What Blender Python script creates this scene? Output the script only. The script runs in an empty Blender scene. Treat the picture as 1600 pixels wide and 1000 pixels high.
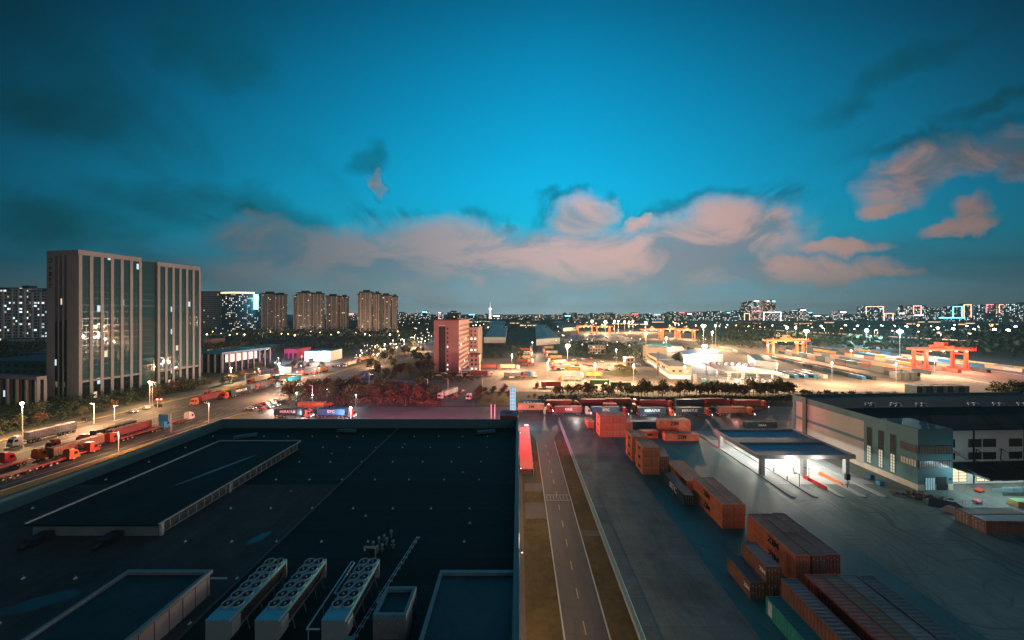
import bpy, math, random
from mathutils import Vector, Matrix
random.seed(7)
R = math.radians
S = bpy.context.scene
COL = S.collection

# ------------------------------------------------------------------ camera
F = 533.0; CX = 810.0; CY = 490.0; H = 46.0
cam = bpy.data.objects.new('camera', bpy.data.cameras.new('camera'))
COL.objects.link(cam)
cam.location = (0, 0, H); cam.rotation_euler = (R(90), 0, 0)
cam.data.sensor_width = 36; cam.data.lens = 36 * F / 1600
cam.data.shift_x = -10 / 1600; cam.data.shift_y = -10 / 1600
cam.data.clip_start = 1; cam.data.clip_end = 40000
S.camera = cam
S.view_settings.view_transform = 'Standard'; S.view_settings.look = 'None'
S.view_settings.exposure = 0; S.view_settings.gamma = 1

# ------------------------------------------------------------------ sky
W = bpy.data.worlds.new('World'); S.world = W; W.use_nodes = True
nt = W.node_tree; NN = nt.nodes; LL = nt.links
for n in list(NN): NN.remove(n)

def lin(c):
    return tuple(((x / 255 / 12.92) if x / 255 <= .04045 else ((x / 255 + .055) / 1.055) ** 2.4) for x in c)

class G:
    """tiny helper that writes shader maths as nodes"""
    def __init__(s, tree): s.t = tree
    def node(s, k, **kw):
        n = s.t.nodes.new(k)
        for a, b in kw.items(): setattr(n, a, b)
        return n
    def put(s, sock, v):
        if isinstance(v, bpy.types.NodeSocket): s.t.links.new(v, sock)
        else: sock.default_value = v
    def m(s, op, a, b=0.0, c=0.0, clamp=False):
        n = s.node('ShaderNodeMath', operation=op, use_clamp=clamp)
        s.put(n.inputs[0], a); s.put(n.inputs[1], b); s.put(n.inputs[2], c)
        return n.outputs[0]
    def mix(s, f, a, b, bt='MIX'):
        n = s.node('ShaderNodeMix', data_type='RGBA', blend_type=bt)
        s.put(n.inputs[0], f)
        for i, v in ((6, a), (7, b)):
            s.put(n.inputs[i], (tuple(v) + (1,)) if isinstance(v, tuple) and len(v) == 3 else v)
        return n.outputs[2]
    def step(s, x, lo, hi):
        n = s.node('ShaderNodeMapRange', interpolation_type='SMOOTHSTEP')
        s.put(n.inputs[0], x); s.put(n.inputs[1], lo); s.put(n.inputs[2], hi)
        return n.outputs[0]
    def noise(s, vec, scale, detail=4, rough=.5, dist=0.0):
        n = s.node('ShaderNodeTexNoise')
        if vec is not None: s.put(n.inputs['Vector'], vec)
        n.inputs['Scale'].default_value = scale; n.inputs['Detail'].default_value = detail
        n.inputs['Roughness'].default_value = rough; n.inputs['Distortion'].default_value = dist
        return n
    def ramp(s, f, pts):
        n = s.node('ShaderNodeValToRGB'); e = n.color_ramp.elements
        while len(e) < len(pts): e.new(.5)
        for i, (p, c) in enumerate(pts): e[i].position = p; e[i].color = tuple(c) + (1,)
        s.put(n.inputs[0], f); return n.outputs[0]
    def comb(s, x, y, z=0.0):
        n = s.node('ShaderNodeCombineXYZ')
        for i, v in enumerate((x, y, z)): s.put(n.inputs[i], v)
        return n.outputs[0]

g = G(nt)
tc = g.node('ShaderNodeTexCoord'); sp = g.node('ShaderNodeSeparateXYZ'); LL.new(tc.outputs['Generated'], sp.inputs[0])
dx, dy, dz = sp.outputs
yy = g.m('MAXIMUM', dy, .06)
u = g.m('DIVIDE', dx, yy); v = g.m('DIVIDE', dz, yy)      # sky direction, in tangents
u = g.m('MULTIPLY', u, 5.33); v = g.m('MULTIPLY', v, 5.33)
P = g.comb(u, v)
wa = g.noise(P, .8, 7, .58)
wb = g.noise(g.comb(g.m('ADD', u, 31.0), v), .8, 7, .58)
# wisps drawn out away from the middle of the horizon, as wind-borne cloud is
rad_ = g.m('LOGARITHM', g.m('ADD', g.m('SQRT', g.m('MULTIPLY_ADD', u, u, g.m('MULTIPLY', g.m('ADD', v, .6), g.m('ADD', v, .6)))), .3), 2.718)
ang_ = g.m('ARCTAN2', g.m('ADD', v, .6), u)
fine = g.noise(g.comb(g.m('MULTIPLY', u, .5), v, 3.0), 1.5, 8, .58, .6)
wisp = g.noise(g.comb(g.m('MULTIPLY', rad_, .7), g.m('MULTIPLY', ang_, 2.6), 7.0), 1.6, 7, .6, .8)
uw = g.m('ADD', u, g.m('MULTIPLY', g.m('SUBTRACT', wa.outputs[0], .5), 1.3))
vw = g.m('ADD', v, g.m('MULTIPLY', g.m('SUBTRACT', wb.outputs[0], .5), .9))
def field(blobs):
    cur = None
    for (x, y, rx, ry, a) in blobs:
        bx, by = (x - CX) / 100, (CY - y) / 100
        ca, sa = math.cos(R(a)), math.sin(R(a)); rx /= 100; ry /= 100
        ax = g.m('MULTIPLY_ADD', uw, ca / rx, -(bx * ca + by * sa) / rx)
        ax = g.m('MULTIPLY_ADD', vw, sa / rx, ax)
        ay = g.m('MULTIPLY_ADD', uw, -sa / ry, -(-bx * sa + by * ca) / ry)
        ay = g.m('MULTIPLY_ADD', vw, ca / ry, ay)
        d = g.m('MULTIPLY_ADD', ax, ax, g.m('MULTIPLY', ay, ay))
        d = g.m('SUBTRACT', 1.0, d)
        cur = d if cur is None else g.m('SMOOTH_MAX', cur, d, .3)
    return cur
pink = field([(455, 385, 150, 38, -8), (560, 408, 240, 52, 0), (700, 390, 160, 58, 0), (860, 400, 160, 48, 0),
              (905, 345, 52, 40, 0), (620, 420, 320, 56, 0), (960, 415, 300, 58, 4), (1230, 425, 170, 24, 0), (1060, 390, 150, 56, 10), (1140, 375, 130, 62, 14),
              (1215, 345, 42, 26, 0), (993, 349, 34, 12, 20), (1310, 388, 80, 15, 0), (1250, 432, 180, 12, 0), (592, 285, 9, 24, 12),
              (1425, 275, 92, 38, 28), (1520, 236, 120, 32, 8), (1590, 255, 40, 35, 0), (1372, 322, 42, 12, 10),
              (1520, 322, 26, 42, -35), (1500, 352, 66, 18, 14), (662, 467, 20, 4, -15)])
dark = field([(250, 320, 170, 42, -6), (420, 335, 95, 32, -14), (120, 350, 180, 45, 0), (320, 70, 130, 60, -35),
              (578, 250, 26, 26, -50), (1400, 110, 170, 26, 30), (1480, 215, 150, 16, 12), (860, 300, 14, 14, 0),
              (1560, 160, 120, 18, 22), (90, 180, 150, 60, 0), (790, 350, 14, 12, 0)])
fn = g.m('MULTIPLY_ADD', g.m('SUBTRACT', fine.outputs[0], .5), 1.3, g.m('MULTIPLY', g.m('MULTIPLY', g.m('SUBTRACT', wisp.outputs[0], .5), 1.3), g.step(g.m('ABSOLUTE', g.m('SUBTRACT', u, 1.0)), 1.5, 5.0)))
pf = g.m('ADD', pink, fn)
pm = g.step(pf, -.45, .95)
edge = g.m('MULTIPLY', g.m('MULTIPLY', g.step(pf, -1.1, -.3), g.m('SUBTRACT', 1.0, g.step(pf, -.3, .4))), g.m('MULTIPLY', g.step(v, .9, 1.5), g.step(wisp.outputs[0], .4, .6)))
dm = g.m('MAXIMUM', g.step(g.m('ADD', dark, g.m('MULTIPLY', fn, 1.6)), -.6, 1.5), g.m('MULTIPLY', g.m('MULTIPLY', g.step(wisp.outputs[0], .46, .72), .62), g.step(g.m('ABSOLUTE', g.m('SUBTRACT', u, 1.0)), 2.0, 5.0)))
hgt = g.m('MAXIMUM', v, 0.0)
base = g.ramp(g.m('DIVIDE', hgt, 6.0), [(0, lin((186, 214, 218))), (.05, lin((130, 182, 200))), (.14, lin((62, 160, 190))),
             (.23, lin((6, 186, 226))), (.33, lin((0, 180, 230))), (.55, lin((0, 150, 200))), (.8, lin((0, 110, 152))), (1, lin((0, 94, 134)))])
c = g.mix(g.m('MULTIPLY', dm, .7), base, lin((0, 104, 118)))
c = g.mix(g.m('MULTIPLY', edge, .5), c, lin((0, 92, 112)))
pcol = g.mix(g.step(u, -4.0, 3.2), lin((146, 148, 154)), lin((232, 184, 172)))
pcol = g.mix(g.step(fine.outputs[0], .38, .6), g.mix(.7, pcol, lin((78, 132, 152))), pcol)
pcol = g.mix(g.m('MULTIPLY', g.step(v, .9, .3), .75), pcol, lin((126, 152, 158)))
c = g.mix(g.m('MULTIPLY', pm, .86), c, pcol)
# low grey band of far haze and thin cloud lying on the horizon
hz = g.m('MULTIPLY', g.step(v, .62, .1), g.m('MULTIPLY_ADD', fine.outputs[0], .7, .25))
c = g.mix(hz, c, lin((122, 150, 158)))
uu = g.m('POWER', g.m('ABSOLUTE', g.m('DIVIDE', g.m('SUBTRACT', u, .6), 8.0)), 1.5)
vig = g.m('MULTIPLY_ADD', g.m('POWER', 2.718, g.m('MULTIPLY', uu, -1.75)), .93, .07)
c = g.mix(1.0, c, g.comb(vig, vig, vig), 'MULTIPLY')
# behind the camera: dim mauve town glow; overhead: deep blue
back = g.mix(g.step(dz, .0, .6), lin((84, 80, 82)), lin((2, 66, 82)))
c = g.mix(g.step(dy, .0, .16), back, c)
sky = g.node('ShaderNodeTexSky', sky_type='NISHITA', sun_disc=False, sun_elevation=R(-4), sun_rotation=R(20))
bg = g.node('ShaderNodeBackground'); bg2 = g.node('ShaderNodeBackground'); add = g.node('ShaderNodeAddShader')
LL.new(c, bg.inputs[0]); bg.inputs[1].default_value = 1.0
LL.new(sky.outputs[0], bg2.inputs[0]); bg2.inputs[1].default_value = .05
out = g.node('ShaderNodeOutputWorld')
LL.new(bg.outputs[0], add.inputs[0]); LL.new(bg2.outputs[0], add.inputs[1]); LL.new(add.outputs[0], out.inputs[0])

sun = bpy.data.objects.new('sun', bpy.data.lights.new('sun', 'SUN')); COL.objects.link(sun)
sun.data.energy = .24; sun.data.angle = R(40); sun.data.color = (1, .77, .7)
sun.rotation_euler = (R(70), 0, R(52))          # the glow of the town behind and to the right

# ------------------------------------------------------------------ materials
MATS = {}
def mat(name, rgb, rough=.7, metal=0.0, var=.25, scale=.6, bump=0.0, world=False, joints=None, wet=None, marks=0.0, em=None, es=0.0, coat=0.0, stain=0.0, stretch=None, spec=.5):
    if name in MATS: return MATS[name]
    m = bpy.data.materials.new(name); m.use_nodes = True; MATS[name] = m
    h = G(m.node_tree); b = m.node_tree.nodes['Principled BSDF']
    if world:
        vec = h.node('ShaderNodeNewGeometry').outputs['Position']
    else:
        vec = h.node('ShaderNodeTexCoord').outputs['Object']
    if stretch:
        mp = h.node('ShaderNodeMapping'); h.put(mp.inputs[0], vec); mp.inputs['Scale'].default_value = stretch; vec = mp.outputs[0]
    n1 = h.noise(vec, scale, 6, .62); n2 = h.noise(vec, scale * 7.3, 4, .6)
    f = h.m('MULTIPLY_ADD', n1.outputs[0], .65, h.m('MULTIPLY', n2.outputs[0], .35))
    lo = tuple(x * (1 - var) for x in rgb); hi = tuple(min(1, x * (1 + var)) for x in rgb)
    colr = h.ramp(f, [(.3, lo), (.7, hi)])
    if stain:
        st = h.step(h.noise(vec, scale * .22, 5, .65).outputs[0], .5, .66)
        colr = h.mix(h.m('MULTIPLY', st, stain), colr, tuple(x * .35 for x in rgb))
    pos = h.node('ShaderNodeNewGeometry').outputs['Position'] if (joints or wet or marks) else None
    rough_add = None
    if marks:   # tyre tracks and drag marks: long bent dark streaks
        q1 = h.noise(pos, .035, 3, .5)
        dd_ = h.node('ShaderNodeVectorMath', operation='MULTIPLY_ADD'); h.put(dd_.inputs[0], q1.outputs['Color']); dd_.inputs[1].default_value = (26, 26, 0); h.put(dd_.inputs[2], pos)
        mp2 = h.node('ShaderNodeMapping'); h.put(mp2.inputs[0], dd_.outputs[0]); mp2.inputs['Scale'].default_value = (.9, .035, 1); mp2.inputs['Rotation'].default_value = (0, 0, .35)
        mp3 = h.node('ShaderNodeMapping'); h.put(mp3.inputs[0], dd_.outputs[0]); mp3.inputs['Scale'].default_value = (.06, 1.1, 1); mp3.inputs['Rotation'].default_value = (0, 0, .3)
        t1 = h.step(h.noise(mp2.outputs[0], 1.0, 4, .6).outputs[0], .52, .66); t2 = h.step(h.noise(mp3.outputs[0], 1.0, 4, .6).outputs[0], .54, .68)
        colr = h.mix(h.m('MULTIPLY', h.m('MAXIMUM', t1, t2), marks), colr, tuple(x * .38 for x in rgb))
    if joints:
        sj = h.node('ShaderNodeSeparateXYZ'); h.put(sj.inputs[0], pos)
        jx = h.m('LESS_THAN', h.m('FRACT', h.m('DIVIDE', sj.outputs[0], joints[0])), joints[2] / joints[0]); jy = h.m('LESS_THAN', h.m('FRACT', h.m('DIVIDE', sj.outputs[1], joints[1])), joints[2] / joints[1])
        colr = h.mix(h.m('MULTIPLY', h.m('MAXIMUM', jx, jy), joints[3]), colr, tuple(x * .3 for x in rgb))
        cell = h.node('ShaderNodeTexWhiteNoise', noise_dimensions='2D'); h.put(cell.inputs['Vector'], h.comb(h.m('FLOOR', h.m('DIVIDE', sj.outputs[0], joints[0])), h.m('FLOOR', h.m('DIVIDE', sj.outputs[1], joints[1]))))
        colr = h.mix(h.m('MULTIPLY', cell.outputs[0], .28), colr, tuple(x * .5 for x in rgb))
    if wet:
        sw_ = h.node('ShaderNodeSeparateXYZ'); h.put(sw_.inputs[0], pos); nw = h.noise(pos, .5, 5, .6); tot = None
        for (wx, wy, wr, ws, wang) in wet:
            ex = h.m('SUBTRACT', sw_.outputs[0], wx); ey = h.m('SUBTRACT', sw_.outputs[1], wy); ca_, sa_ = math.cos(wang), math.sin(wang)
            a1 = h.m('DIVIDE', h.m('ADD', h.m('MULTIPLY', ex, ca_), h.m('MULTIPLY', ey, sa_)), wr); a2 = h.m('DIVIDE', h.m('SUBTRACT', h.m('MULTIPLY', ey, ca_), h.m('MULTIPLY', ex, sa_)), ws)
            dq = h.m('ADD', h.m('MULTIPLY', a1, a1), h.m('MULTIPLY', a2, a2)); wm_ = h.step(h.m('SUBTRACT', h.m('MULTIPLY_ADD', nw.outputs[0], 1.6, .2), dq), .1, .8)
            tot = wm_ if tot is None else h.m('MAXIMUM', tot, wm_)
        colr = h.mix(tot, colr, (.012, .085, .11)); rough_add = tot
    h.put(b.inputs['Base Color'], colr)
    rr = h.m('MULTIPLY_ADD', n1.outputs[0], .5, rough - .25, clamp=True)
    h.put(b.inputs['Roughness'], rr if metal or rough < .6 else rough)
    if rough_add is not None: h.put(b.inputs['Roughness'], h.m('MULTIPLY_ADD', rough_add, .28 - rough, rough)); h.put(b.inputs['Specular IOR Level'], h.m('MULTIPLY_ADD', rough_add, .5, .2))
    b.inputs['Metallic'].default_value = metal; b.inputs['Coat Weight'].default_value = coat
    if rough_add is None: b.inputs['Specular IOR Level'].default_value = spec
    if bump:
        bn = h.node('ShaderNodeBump'); bn.inputs['Strength'].default_value = bump; bn.inputs['Distance'].default_value = .05
        h.put(bn.inputs['Height'], n2.outputs[0]); h.put(b.inputs['Normal'], bn.outputs[0])
    if em: b.inputs['Emission Color'].default_value = tuple(em) + (1,); b.inputs['Emission Strength'].default_value = es
    return m
def emis(name, rgb, s, sample=False):
    if name in MATS: return MATS[name]
    m = bpy.data.materials.new(name); m.use_nodes = True; MATS[name] = m
    b = m.node_tree.nodes['Principled BSDF']; b.inputs['Base Color'].default_value = (.5, .5, .5, 1)
    b.inputs['Emission Color'].default_value = tuple(rgb) + (1,); b.inputs['Emission Strength'].default_value = s
    if not sample: m.cycles.emission_sampling = 'NONE'
    return m
def winmat(name, wall, glass=(.02, .035, .045), cw=3.2, ch=3.1, lit=.12, col=(1, .75, .5), s=2.2, fw=(.22, .78), fh=(.25, .75), rough=.6, cool=.4, vband=0):
    """wall with a grid of windows, some of them lit"""
    if name in MATS: return MATS[name]
    m = bpy.data.materials.new(name); m.use_nodes = True; MATS[name] = m
    h = G(m.node_tree); b = m.node_tree.nodes['Principled BSDF']
    tcn = h.node('ShaderNodeTexCoord'); s3 = h.node('ShaderNodeSeparateXYZ'); h.put(s3.inputs[0], tcn.outputs['Object'])
    a = h.m('DIVIDE', h.m('ADD', s3.outputs[0], s3.outputs[1]), cw); w = h.m('DIVIDE', s3.outputs[2], ch)
    fa, fw_ = h.m('FRACT', a), h.m('FRACT', w)
    msk = h.m('MULTIPLY', h.m('MULTIPLY', h.m('GREATER_THAN', fa, fw[0]), h.m('LESS_THAN', fa, fw[1])),
              h.m('MULTIPLY', h.m('GREATER_THAN', fw_, fh[0]), h.m('LESS_THAN', fw_, fh[1])))
    nz = h.node('ShaderNodeNewGeometry'); sn = h.node('ShaderNodeSeparateXYZ'); h.put(sn.inputs[0], nz.outputs['Normal'])
    msk = h.m('MULTIPLY', msk, h.m('LESS_THAN', h.m('ABSOLUTE', sn.outputs[2]), .5))
    oi = h.node('ShaderNodeObjectInfo')
    wn = h.node('ShaderNodeTexWhiteNoise', noise_dimensions='4D')
    h.put(wn.inputs['Vector'], h.comb(h.m('FLOOR', a), h.m('FLOOR', w), sn.outputs[0])); h.put(wn.inputs['W'], oi.outputs['Random'])
    on = h.m('MULTIPLY', h.m('LESS_THAN', wn.outputs['Value'], lit), msk)
    sc = h.node('ShaderNodeSeparateColor'); h.put(sc.inputs[0], wn.outputs['Color'])
    ec = h.mix(h.m('LESS_THAN', sc.outputs[1], cool), tuple(col), (.75, .95, 1.0))
    nn = h.noise(tcn.outputs['Object'], .15, 4)
    wc = h.ramp(nn.outputs[0], [(.3, tuple(x * .8 for x in wall)), (.7, tuple(x * 1.15 for x in wall))])
    h.put(b.inputs['Base Color'], h.mix(msk, wc, tuple(glass)))
    h.put(b.inputs['Roughness'], h.m('MULTIPLY_ADD', msk, .12 - rough, rough))
    h.put(b.inputs['Emission Color'], ec)
    h.put(b.inputs['Emission Strength'], h.m('MULTIPLY', on, h.m('MULTIPLY_ADD', sc.outputs[2], s, s * .25)))
    m.cycles.emission_sampling = 'NONE'
    return m

# ------------------------------------------------------------------ mesh helpers
class MB:
    def __init__(s): s.v = []; s.f = []; s.mi = []
    def face(s, pts, m=0):
        i = len(s.v); s.v += [tuple(p) for p in pts]; s.f.append(tuple(range(i, i + len(pts)))); s.mi.append(m); return s
    def box(s, x0, y0, z0, x1, y1, z1, m=0, T=None, taper=0.0):
        i = len(s.v); tx = (x1 - x0) * taper / 2; ty = (y1 - y0) * taper / 2
        pts = [(x0, y0, z0), (x1, y0, z0), (x1, y1, z0), (x0, y1, z0), (x0 + tx, y0 + ty, z1), (x1 - tx, y0 + ty, z1), (x1 - tx, y1 - ty, z1), (x0 + tx, y1 - ty, z1)]
        if T: pts = [tuple(T @ Vector(p)) for p in pts]
        s.v += pts
        for q in ((0, 3, 2, 1), (4, 5, 6, 7), (0, 1, 5, 4), (1, 2, 6, 5), (2, 3, 7, 6), (3, 0, 4, 7)):
            s.f.append(tuple(i + k for k in q)); s.mi.append(m)
        return s
    def bar(s, p, q, r, m=0, n=6, r2=None, cap=True):
        p, q = Vector(p), Vector(q); d = (q - p)
        if d.length < 1e-6: return s
        d.normalize(); a = d.orthogonal().normalized(); b = d.cross(a); i = len(s.v); r2 = r if r2 is None else r2
        for (c, rr) in ((p, r), (q, r2)):
            for k in range(n):
                t = 2 * math.pi * (k + .5) / n; s.v.append(tuple(c + a * (math.cos(t) * rr) + b * (math.sin(t) * rr)))
        for k in range(n):
            s.f.append((i + k, i + (k + 1) % n, i + n + (k + 1) % n, i + n + k)); s.mi.append(m)
        if cap:
            s.f.append(tuple(i + k for k in reversed(range(n)))); s.mi.append(m)
            s.f.append(tuple(i + n + k for k in range(n))); s.mi.append(m)
        return s
    def prism(s, poly, z0, z1, m=0, mtop=None):
        i = len(s.v); n = len(poly)
        s.v += [(x, y, z0) for x, y in poly] + [(x, y, z1) for x, y in poly]
        for k in range(n): s.f.append((i + k, i + (k + 1) % n, i + n + (k + 1) % n, i + n + k)); s.mi.append(m)
        s.f.append(tuple(i + n + k for k in range(n))); s.mi.append(m if mtop is None else mtop)
        s.f.append(tuple(i + k for k in reversed(range(n)))); s.mi.append(m)
        return s
    def ball(s, c, r, m=0, n=8, k=5, sz=1.0):
        i = len(s.v)
        for a in range(k + 1):
            ph = math.pi * a / k
            for b in range(n):
                t = 2 * math.pi * b / n
                s.v.append((c[0] + r * math.sin(ph) * math.cos(t), c[1] + r * math.sin(ph) * math.sin(t), c[2] + r * sz * math.cos(ph)))
        for a in range(k):
            for b in range(n):
                s.f.append((i + a * n + b, i + (a + 1) * n + b, i + (a + 1) * n + (b + 1) % n, i + a * n + (b + 1) % n)); s.mi.append(m)
        return s
    def mesh(s, name, mats):
        me = bpy.data.meshes.new(name); me.from_pydata(s.v, [], s.f)
        for m in (mats if isinstance(mats, (list, tuple)) else [mats]): me.materials.append(m)
        if any(s.mi): me.polygons.foreach_set('material_index', s.mi)
        me.update(); return me
    def build(s, name, mats, parent=None, loc=(0, 0, 0), rz=0.0):
        return link(name, s.mesh(name, mats), parent, loc, rz)
def link(name, me, parent=None, loc=(0, 0, 0), rz=0.0):
    o = bpy.data.objects.new(name, me); COL.objects.link(o); o.location = loc; o.rotation_euler = (0, 0, rz)
    if parent is not None: o.parent = parent
    return o
SEEN = {}
def tag(o, label, cat, group=None, kind=None):
    if label:
        SEEN[label] = SEEN.get(label, 0) + 1
        n = len(label.split())
        if n < 4 or n > 16: print('LABEL LEN', n, label)
        o['label'] = label
    if cat: o['category'] = cat
    if group: o['group'] = group
    if kind: o['kind'] = kind
    return o
def thing(name, label, cat, loc=(0, 0, 0), rz=0.0, group=None):
    o = bpy.data.objects.new(name, None); o.empty_display_size = .1; COL.objects.link(o); o.location = loc; o.rotation_euler = (0, 0, rz)
    return tag(o, label, cat, group)
def dup(o, loc=None, rz=None, label=None, parent=None, group=None):
    c = o.copy(); COL.objects.link(c)
    if parent is not None: c.parent = parent
    if loc is not None: c.location = loc
    if rz is not None: c.rotation_euler = (0, 0, rz)
    if label: tag(c, label, o.get('category'), group)
    for ch in KIDS.get(o.name, []): dup(ch, parent=c)
    return c
KIDS = {}
def proto(o):
    """remember a thing's children so that copies find them quickly"""
    for ch in o.children_recursive:
        KIDS.setdefault(ch.parent.name, [])
        if ch not in KIDS[ch.parent.name]: KIDS[ch.parent.name].append(ch)
    return o
class Pool:
    """first use moves the built thing, later uses copy it"""
    def __init__(s, o): s.o = proto(o); s.used = False
    def put(s, loc, rz, label, group=None):
        if not s.used:
            s.used = True; s.o.location = loc; s.o.rotation_euler = (0, 0, rz); tag(s.o, label, s.o.get('category'), group); return s.o
        return dup(s.o, loc, rz, label, group=group)
def struct(name, mb, m, loc=(0, 0, 0), rz=0.0, kind='structure'):
    o = mb.build(name, m, None, loc, rz); o['kind'] = kind; return o
def gp(px, py):
    """a point on the ground seen at these photograph coordinates"""
    return ((px - CX) * H / (py - CY), F * H / (py - CY))
ONES = 'zero first second third fourth fifth sixth seventh eighth ninth tenth eleventh twelfth thirteenth fourteenth fifteenth sixteenth seventeenth eighteenth nineteenth'.split()
CARD = ' twenty thirty forty fifty sixty seventy eighty ninety'.split(' ')
def ordw(n):
    if n < 20: return ONES[n]
    t, u_ = divmod(n, 10)
    base_ = {2: 'twenty', 3: 'thirty', 4: 'forty', 5: 'fifty', 6: 'sixty', 7: 'seventy', 8: 'eighty', 9: 'ninety'}
    if t >= 10: return 'hundred-and-' + ordw(n - 100)
    return base_[t] + '-' + ONES[u_] if u_ else base_[t][:-1] + 'ieth'
TXT = {}
def text(s_, size, m, parent, loc, rot, name='lettering', extr=.02, bold=0.0):
    key = (s_, size, m.name, bold)
    if key not in TXT:
        cu = bpy.data.curves.new('lettering', 'FONT'); cu.body = s_; cu.size = size; cu.extrude = extr; cu.offset = bold
        cu.align_x = 'CENTER'; cu.align_y = 'CENTER'; cu.resolution_u = 2; cu.materials.append(m)
        to = bpy.data.objects.new('lettering', cu); COL.objects.link(to)
        bpy.context.view_layer.update()
        me = bpy.data.meshes.new_from_object(to.evaluated_get(bpy.context.evaluated_depsgraph_get()))
        bpy.data.objects.remove(to); TXT[key] = me
    o = bpy.data.objects.new(name, TXT[key]); COL.objects.link(o); o.location = loc; o.rotation_euler = rot
    if parent is not None: o.parent = parent
    return o
def lamp(loc, power, col, r=.3, spot=None, rot=None, parent=None):
    d = bpy.data.lights.new('lamp_light', 'SPOT' if spot else 'POINT'); d.energy = power; d.color = col; d.shadow_soft_size = r
    if spot: d.spot_size = R(spot); d.spot_blend = .6
    o = bpy.data.objects.new('lamp_light', d); COL.objects.link(o); o.location = loc
    if rot: o.rotation_euler = rot
    if parent is not None: o.parent = parent
    return o
WARM = (1, .66, .36); PEACH = (1, .62, .34); COLD = (.72, .9, 1.0); WHITE = (1, .93, .82); REDL = (1, .12, .16)
# ------------------------------------------------------------------ palette
M_ground = mat('earth', (.05, .055, .045), .95, var=.5, scale=.02, world=True)
M_asph = mat('asphalt', (.11, .1, .098), .62, var=.3, scale=.35, world=True, stain=.5, bump=.2)
M_road = mat('road_asphalt', (.085, .074, .068), .7, var=.3, scale=.12, world=True, stain=.45, stretch=(1, .12, 1), marks=.4)
M_conc = mat('yard_concrete', (.27, .215, .175), .8, var=.22, scale=.06, world=True, stain=.45, joints=(8, 8, .25, .3), marks=.45)
M_slab = mat('slab_lit', (.145, .18, .175), .8, var=.3, scale=.25, world=True, stain=.6, bump=.3, joints=(5.6, 5.0, .12, .4), marks=.25)
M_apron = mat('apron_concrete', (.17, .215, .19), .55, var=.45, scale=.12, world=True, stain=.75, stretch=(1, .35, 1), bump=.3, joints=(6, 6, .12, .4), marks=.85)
M_yard_shade = mat('yard_shade_teal', (.022, .13, .145), .55, var=.35, scale=.18, world=True, stain=.4, bump=.3, marks=.35)
M_grass = mat('grass', (.085, .06, .02), .95, var=.65, scale=.16, world=True, bump=.6)
M_verge = mat('verge_grass', (.22, .14, .03), .95, var=.5, scale=.9, world=True, bump=.6)
M_walk = mat('pavement', (.1, .09, .085), .8, var=.2, scale=.7, world=True)
M_kerb = mat('kerb_stone', (.42, .42, .41), .8, var=.15, scale=1.5, world=True)
M_white = mat('line_white', (.6, .6, .58), .7, var=.25, scale=2, world=True)
M_yel = mat('line_yellow', (.55, .33, .08), .7, var=.25, scale=2, world=True)
M_steel = mat('galvanised_steel', (.45, .46, .47), .5, .6, scale=2)
M_wpaint = mat('white_paint', (.62, .61, .6), .55, scale=1.5)
M_black = mat('black_rubber', (.02, .02, .022), .7, scale=2)
M_dark = mat('dark_metal', (.04, .045, .05), .5, .2, scale=2)

def sheet(name, pts, z, m): return struct(name, MB().face([(x, y, z) for x, y in pts]), m)
def rect(x0, y0, x1, y1): return [(x0, y0), (x1, y0), (x1, y1), (x0, y1)]
sheet('ground', rect(-16000, -800, 16000, 16000), 0, M_ground)
sheet('container_yard', rect(34.2, 10, 66.4, 150), .02, M_yard_shade)  # shade over the yard put into this darker teal ground colour
sheet('yard_lit_strip', rect(17.3, 10, 34.2, 150), .02, M_slab)  # paler ground colour where the painted shade ends
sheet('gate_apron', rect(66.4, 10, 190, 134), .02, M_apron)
sheet('cross_road', rect(-130, 134, 260, 168), .035, M_asph)
# the side road beside the warehouse, its kerbs, verges and dashes
struct('side_road', MB().face([(x, y, .03) for x, y in ([(6.6, 10), (12.8, 10), (12.8, 120)] + [(12.8 + 5 * (1 - math.cos(t)), 120 + 14 * math.sin(t)) for t in (.3, .6, .9, 1.2, 1.57)] + [(1, 134), (3.5, 132), (5.6, 128), (6.6, 122)])]), M_road)
struct('grass_verge', MB().face([(x, y, .02) for x, y in rect(1.1, 10, 6.4, 92.5)]).face([(x, y, .02) for x, y in rect(13.1, 10, 17, 128)]).face([(x, y, .02) for x, y in rect(4.9, 92.5, 6.4, 126)]), M_grass)
struct('walkway', MB().face([(x, y, .025) for x, y in rect(.1, 10, 1.1, 134)]).face([(x, y, .03) for x, y in rect(1.6, 88.2, 6.3, 92.5)]).face([(x, y, .034) for x, y in rect(1.6, 76.5, 6.3, 83)]), M_walk)
kb = MB().box(6.4, 10, 0, 6.62, 122, .14).box(12.85, 10, 0, 13.08, 122, .14).box(17.0, 10, 0, 17.3, 146, .16)
struct('kerb', kb, M_kerb)
mk = MB()
y = 24.0
while y < 118: mk.face([(9.6, y, .036), (9.75, y, .036), (9.75, y + 2.2, .036), (9.6, y + 2.2, .036)]); y += 6.2
struct('road_marking', mk, M_yel)
mk = MB()
for a in (84.0, 86.4): mk.face([(x, yv, .036) for x, yv in rect(6.8, a, 12.7, a + .1)])
for i in range(7): mk.face([(x, yv, .036) for x, yv in rect(7.1 + i * .82, 84.5, 7.17 + i * .82, 86.1)])
for i in range(12): mk.face([(x, yv, .044) for x, yv in rect(-95 + i * 9, 150, -91 + i * 9, 150.16)])
struct('road_marking', mk, M_white)
sheet('pavement_path', rect(13.1, 70.5, 17, 72.4), .024, M_walk)

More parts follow.
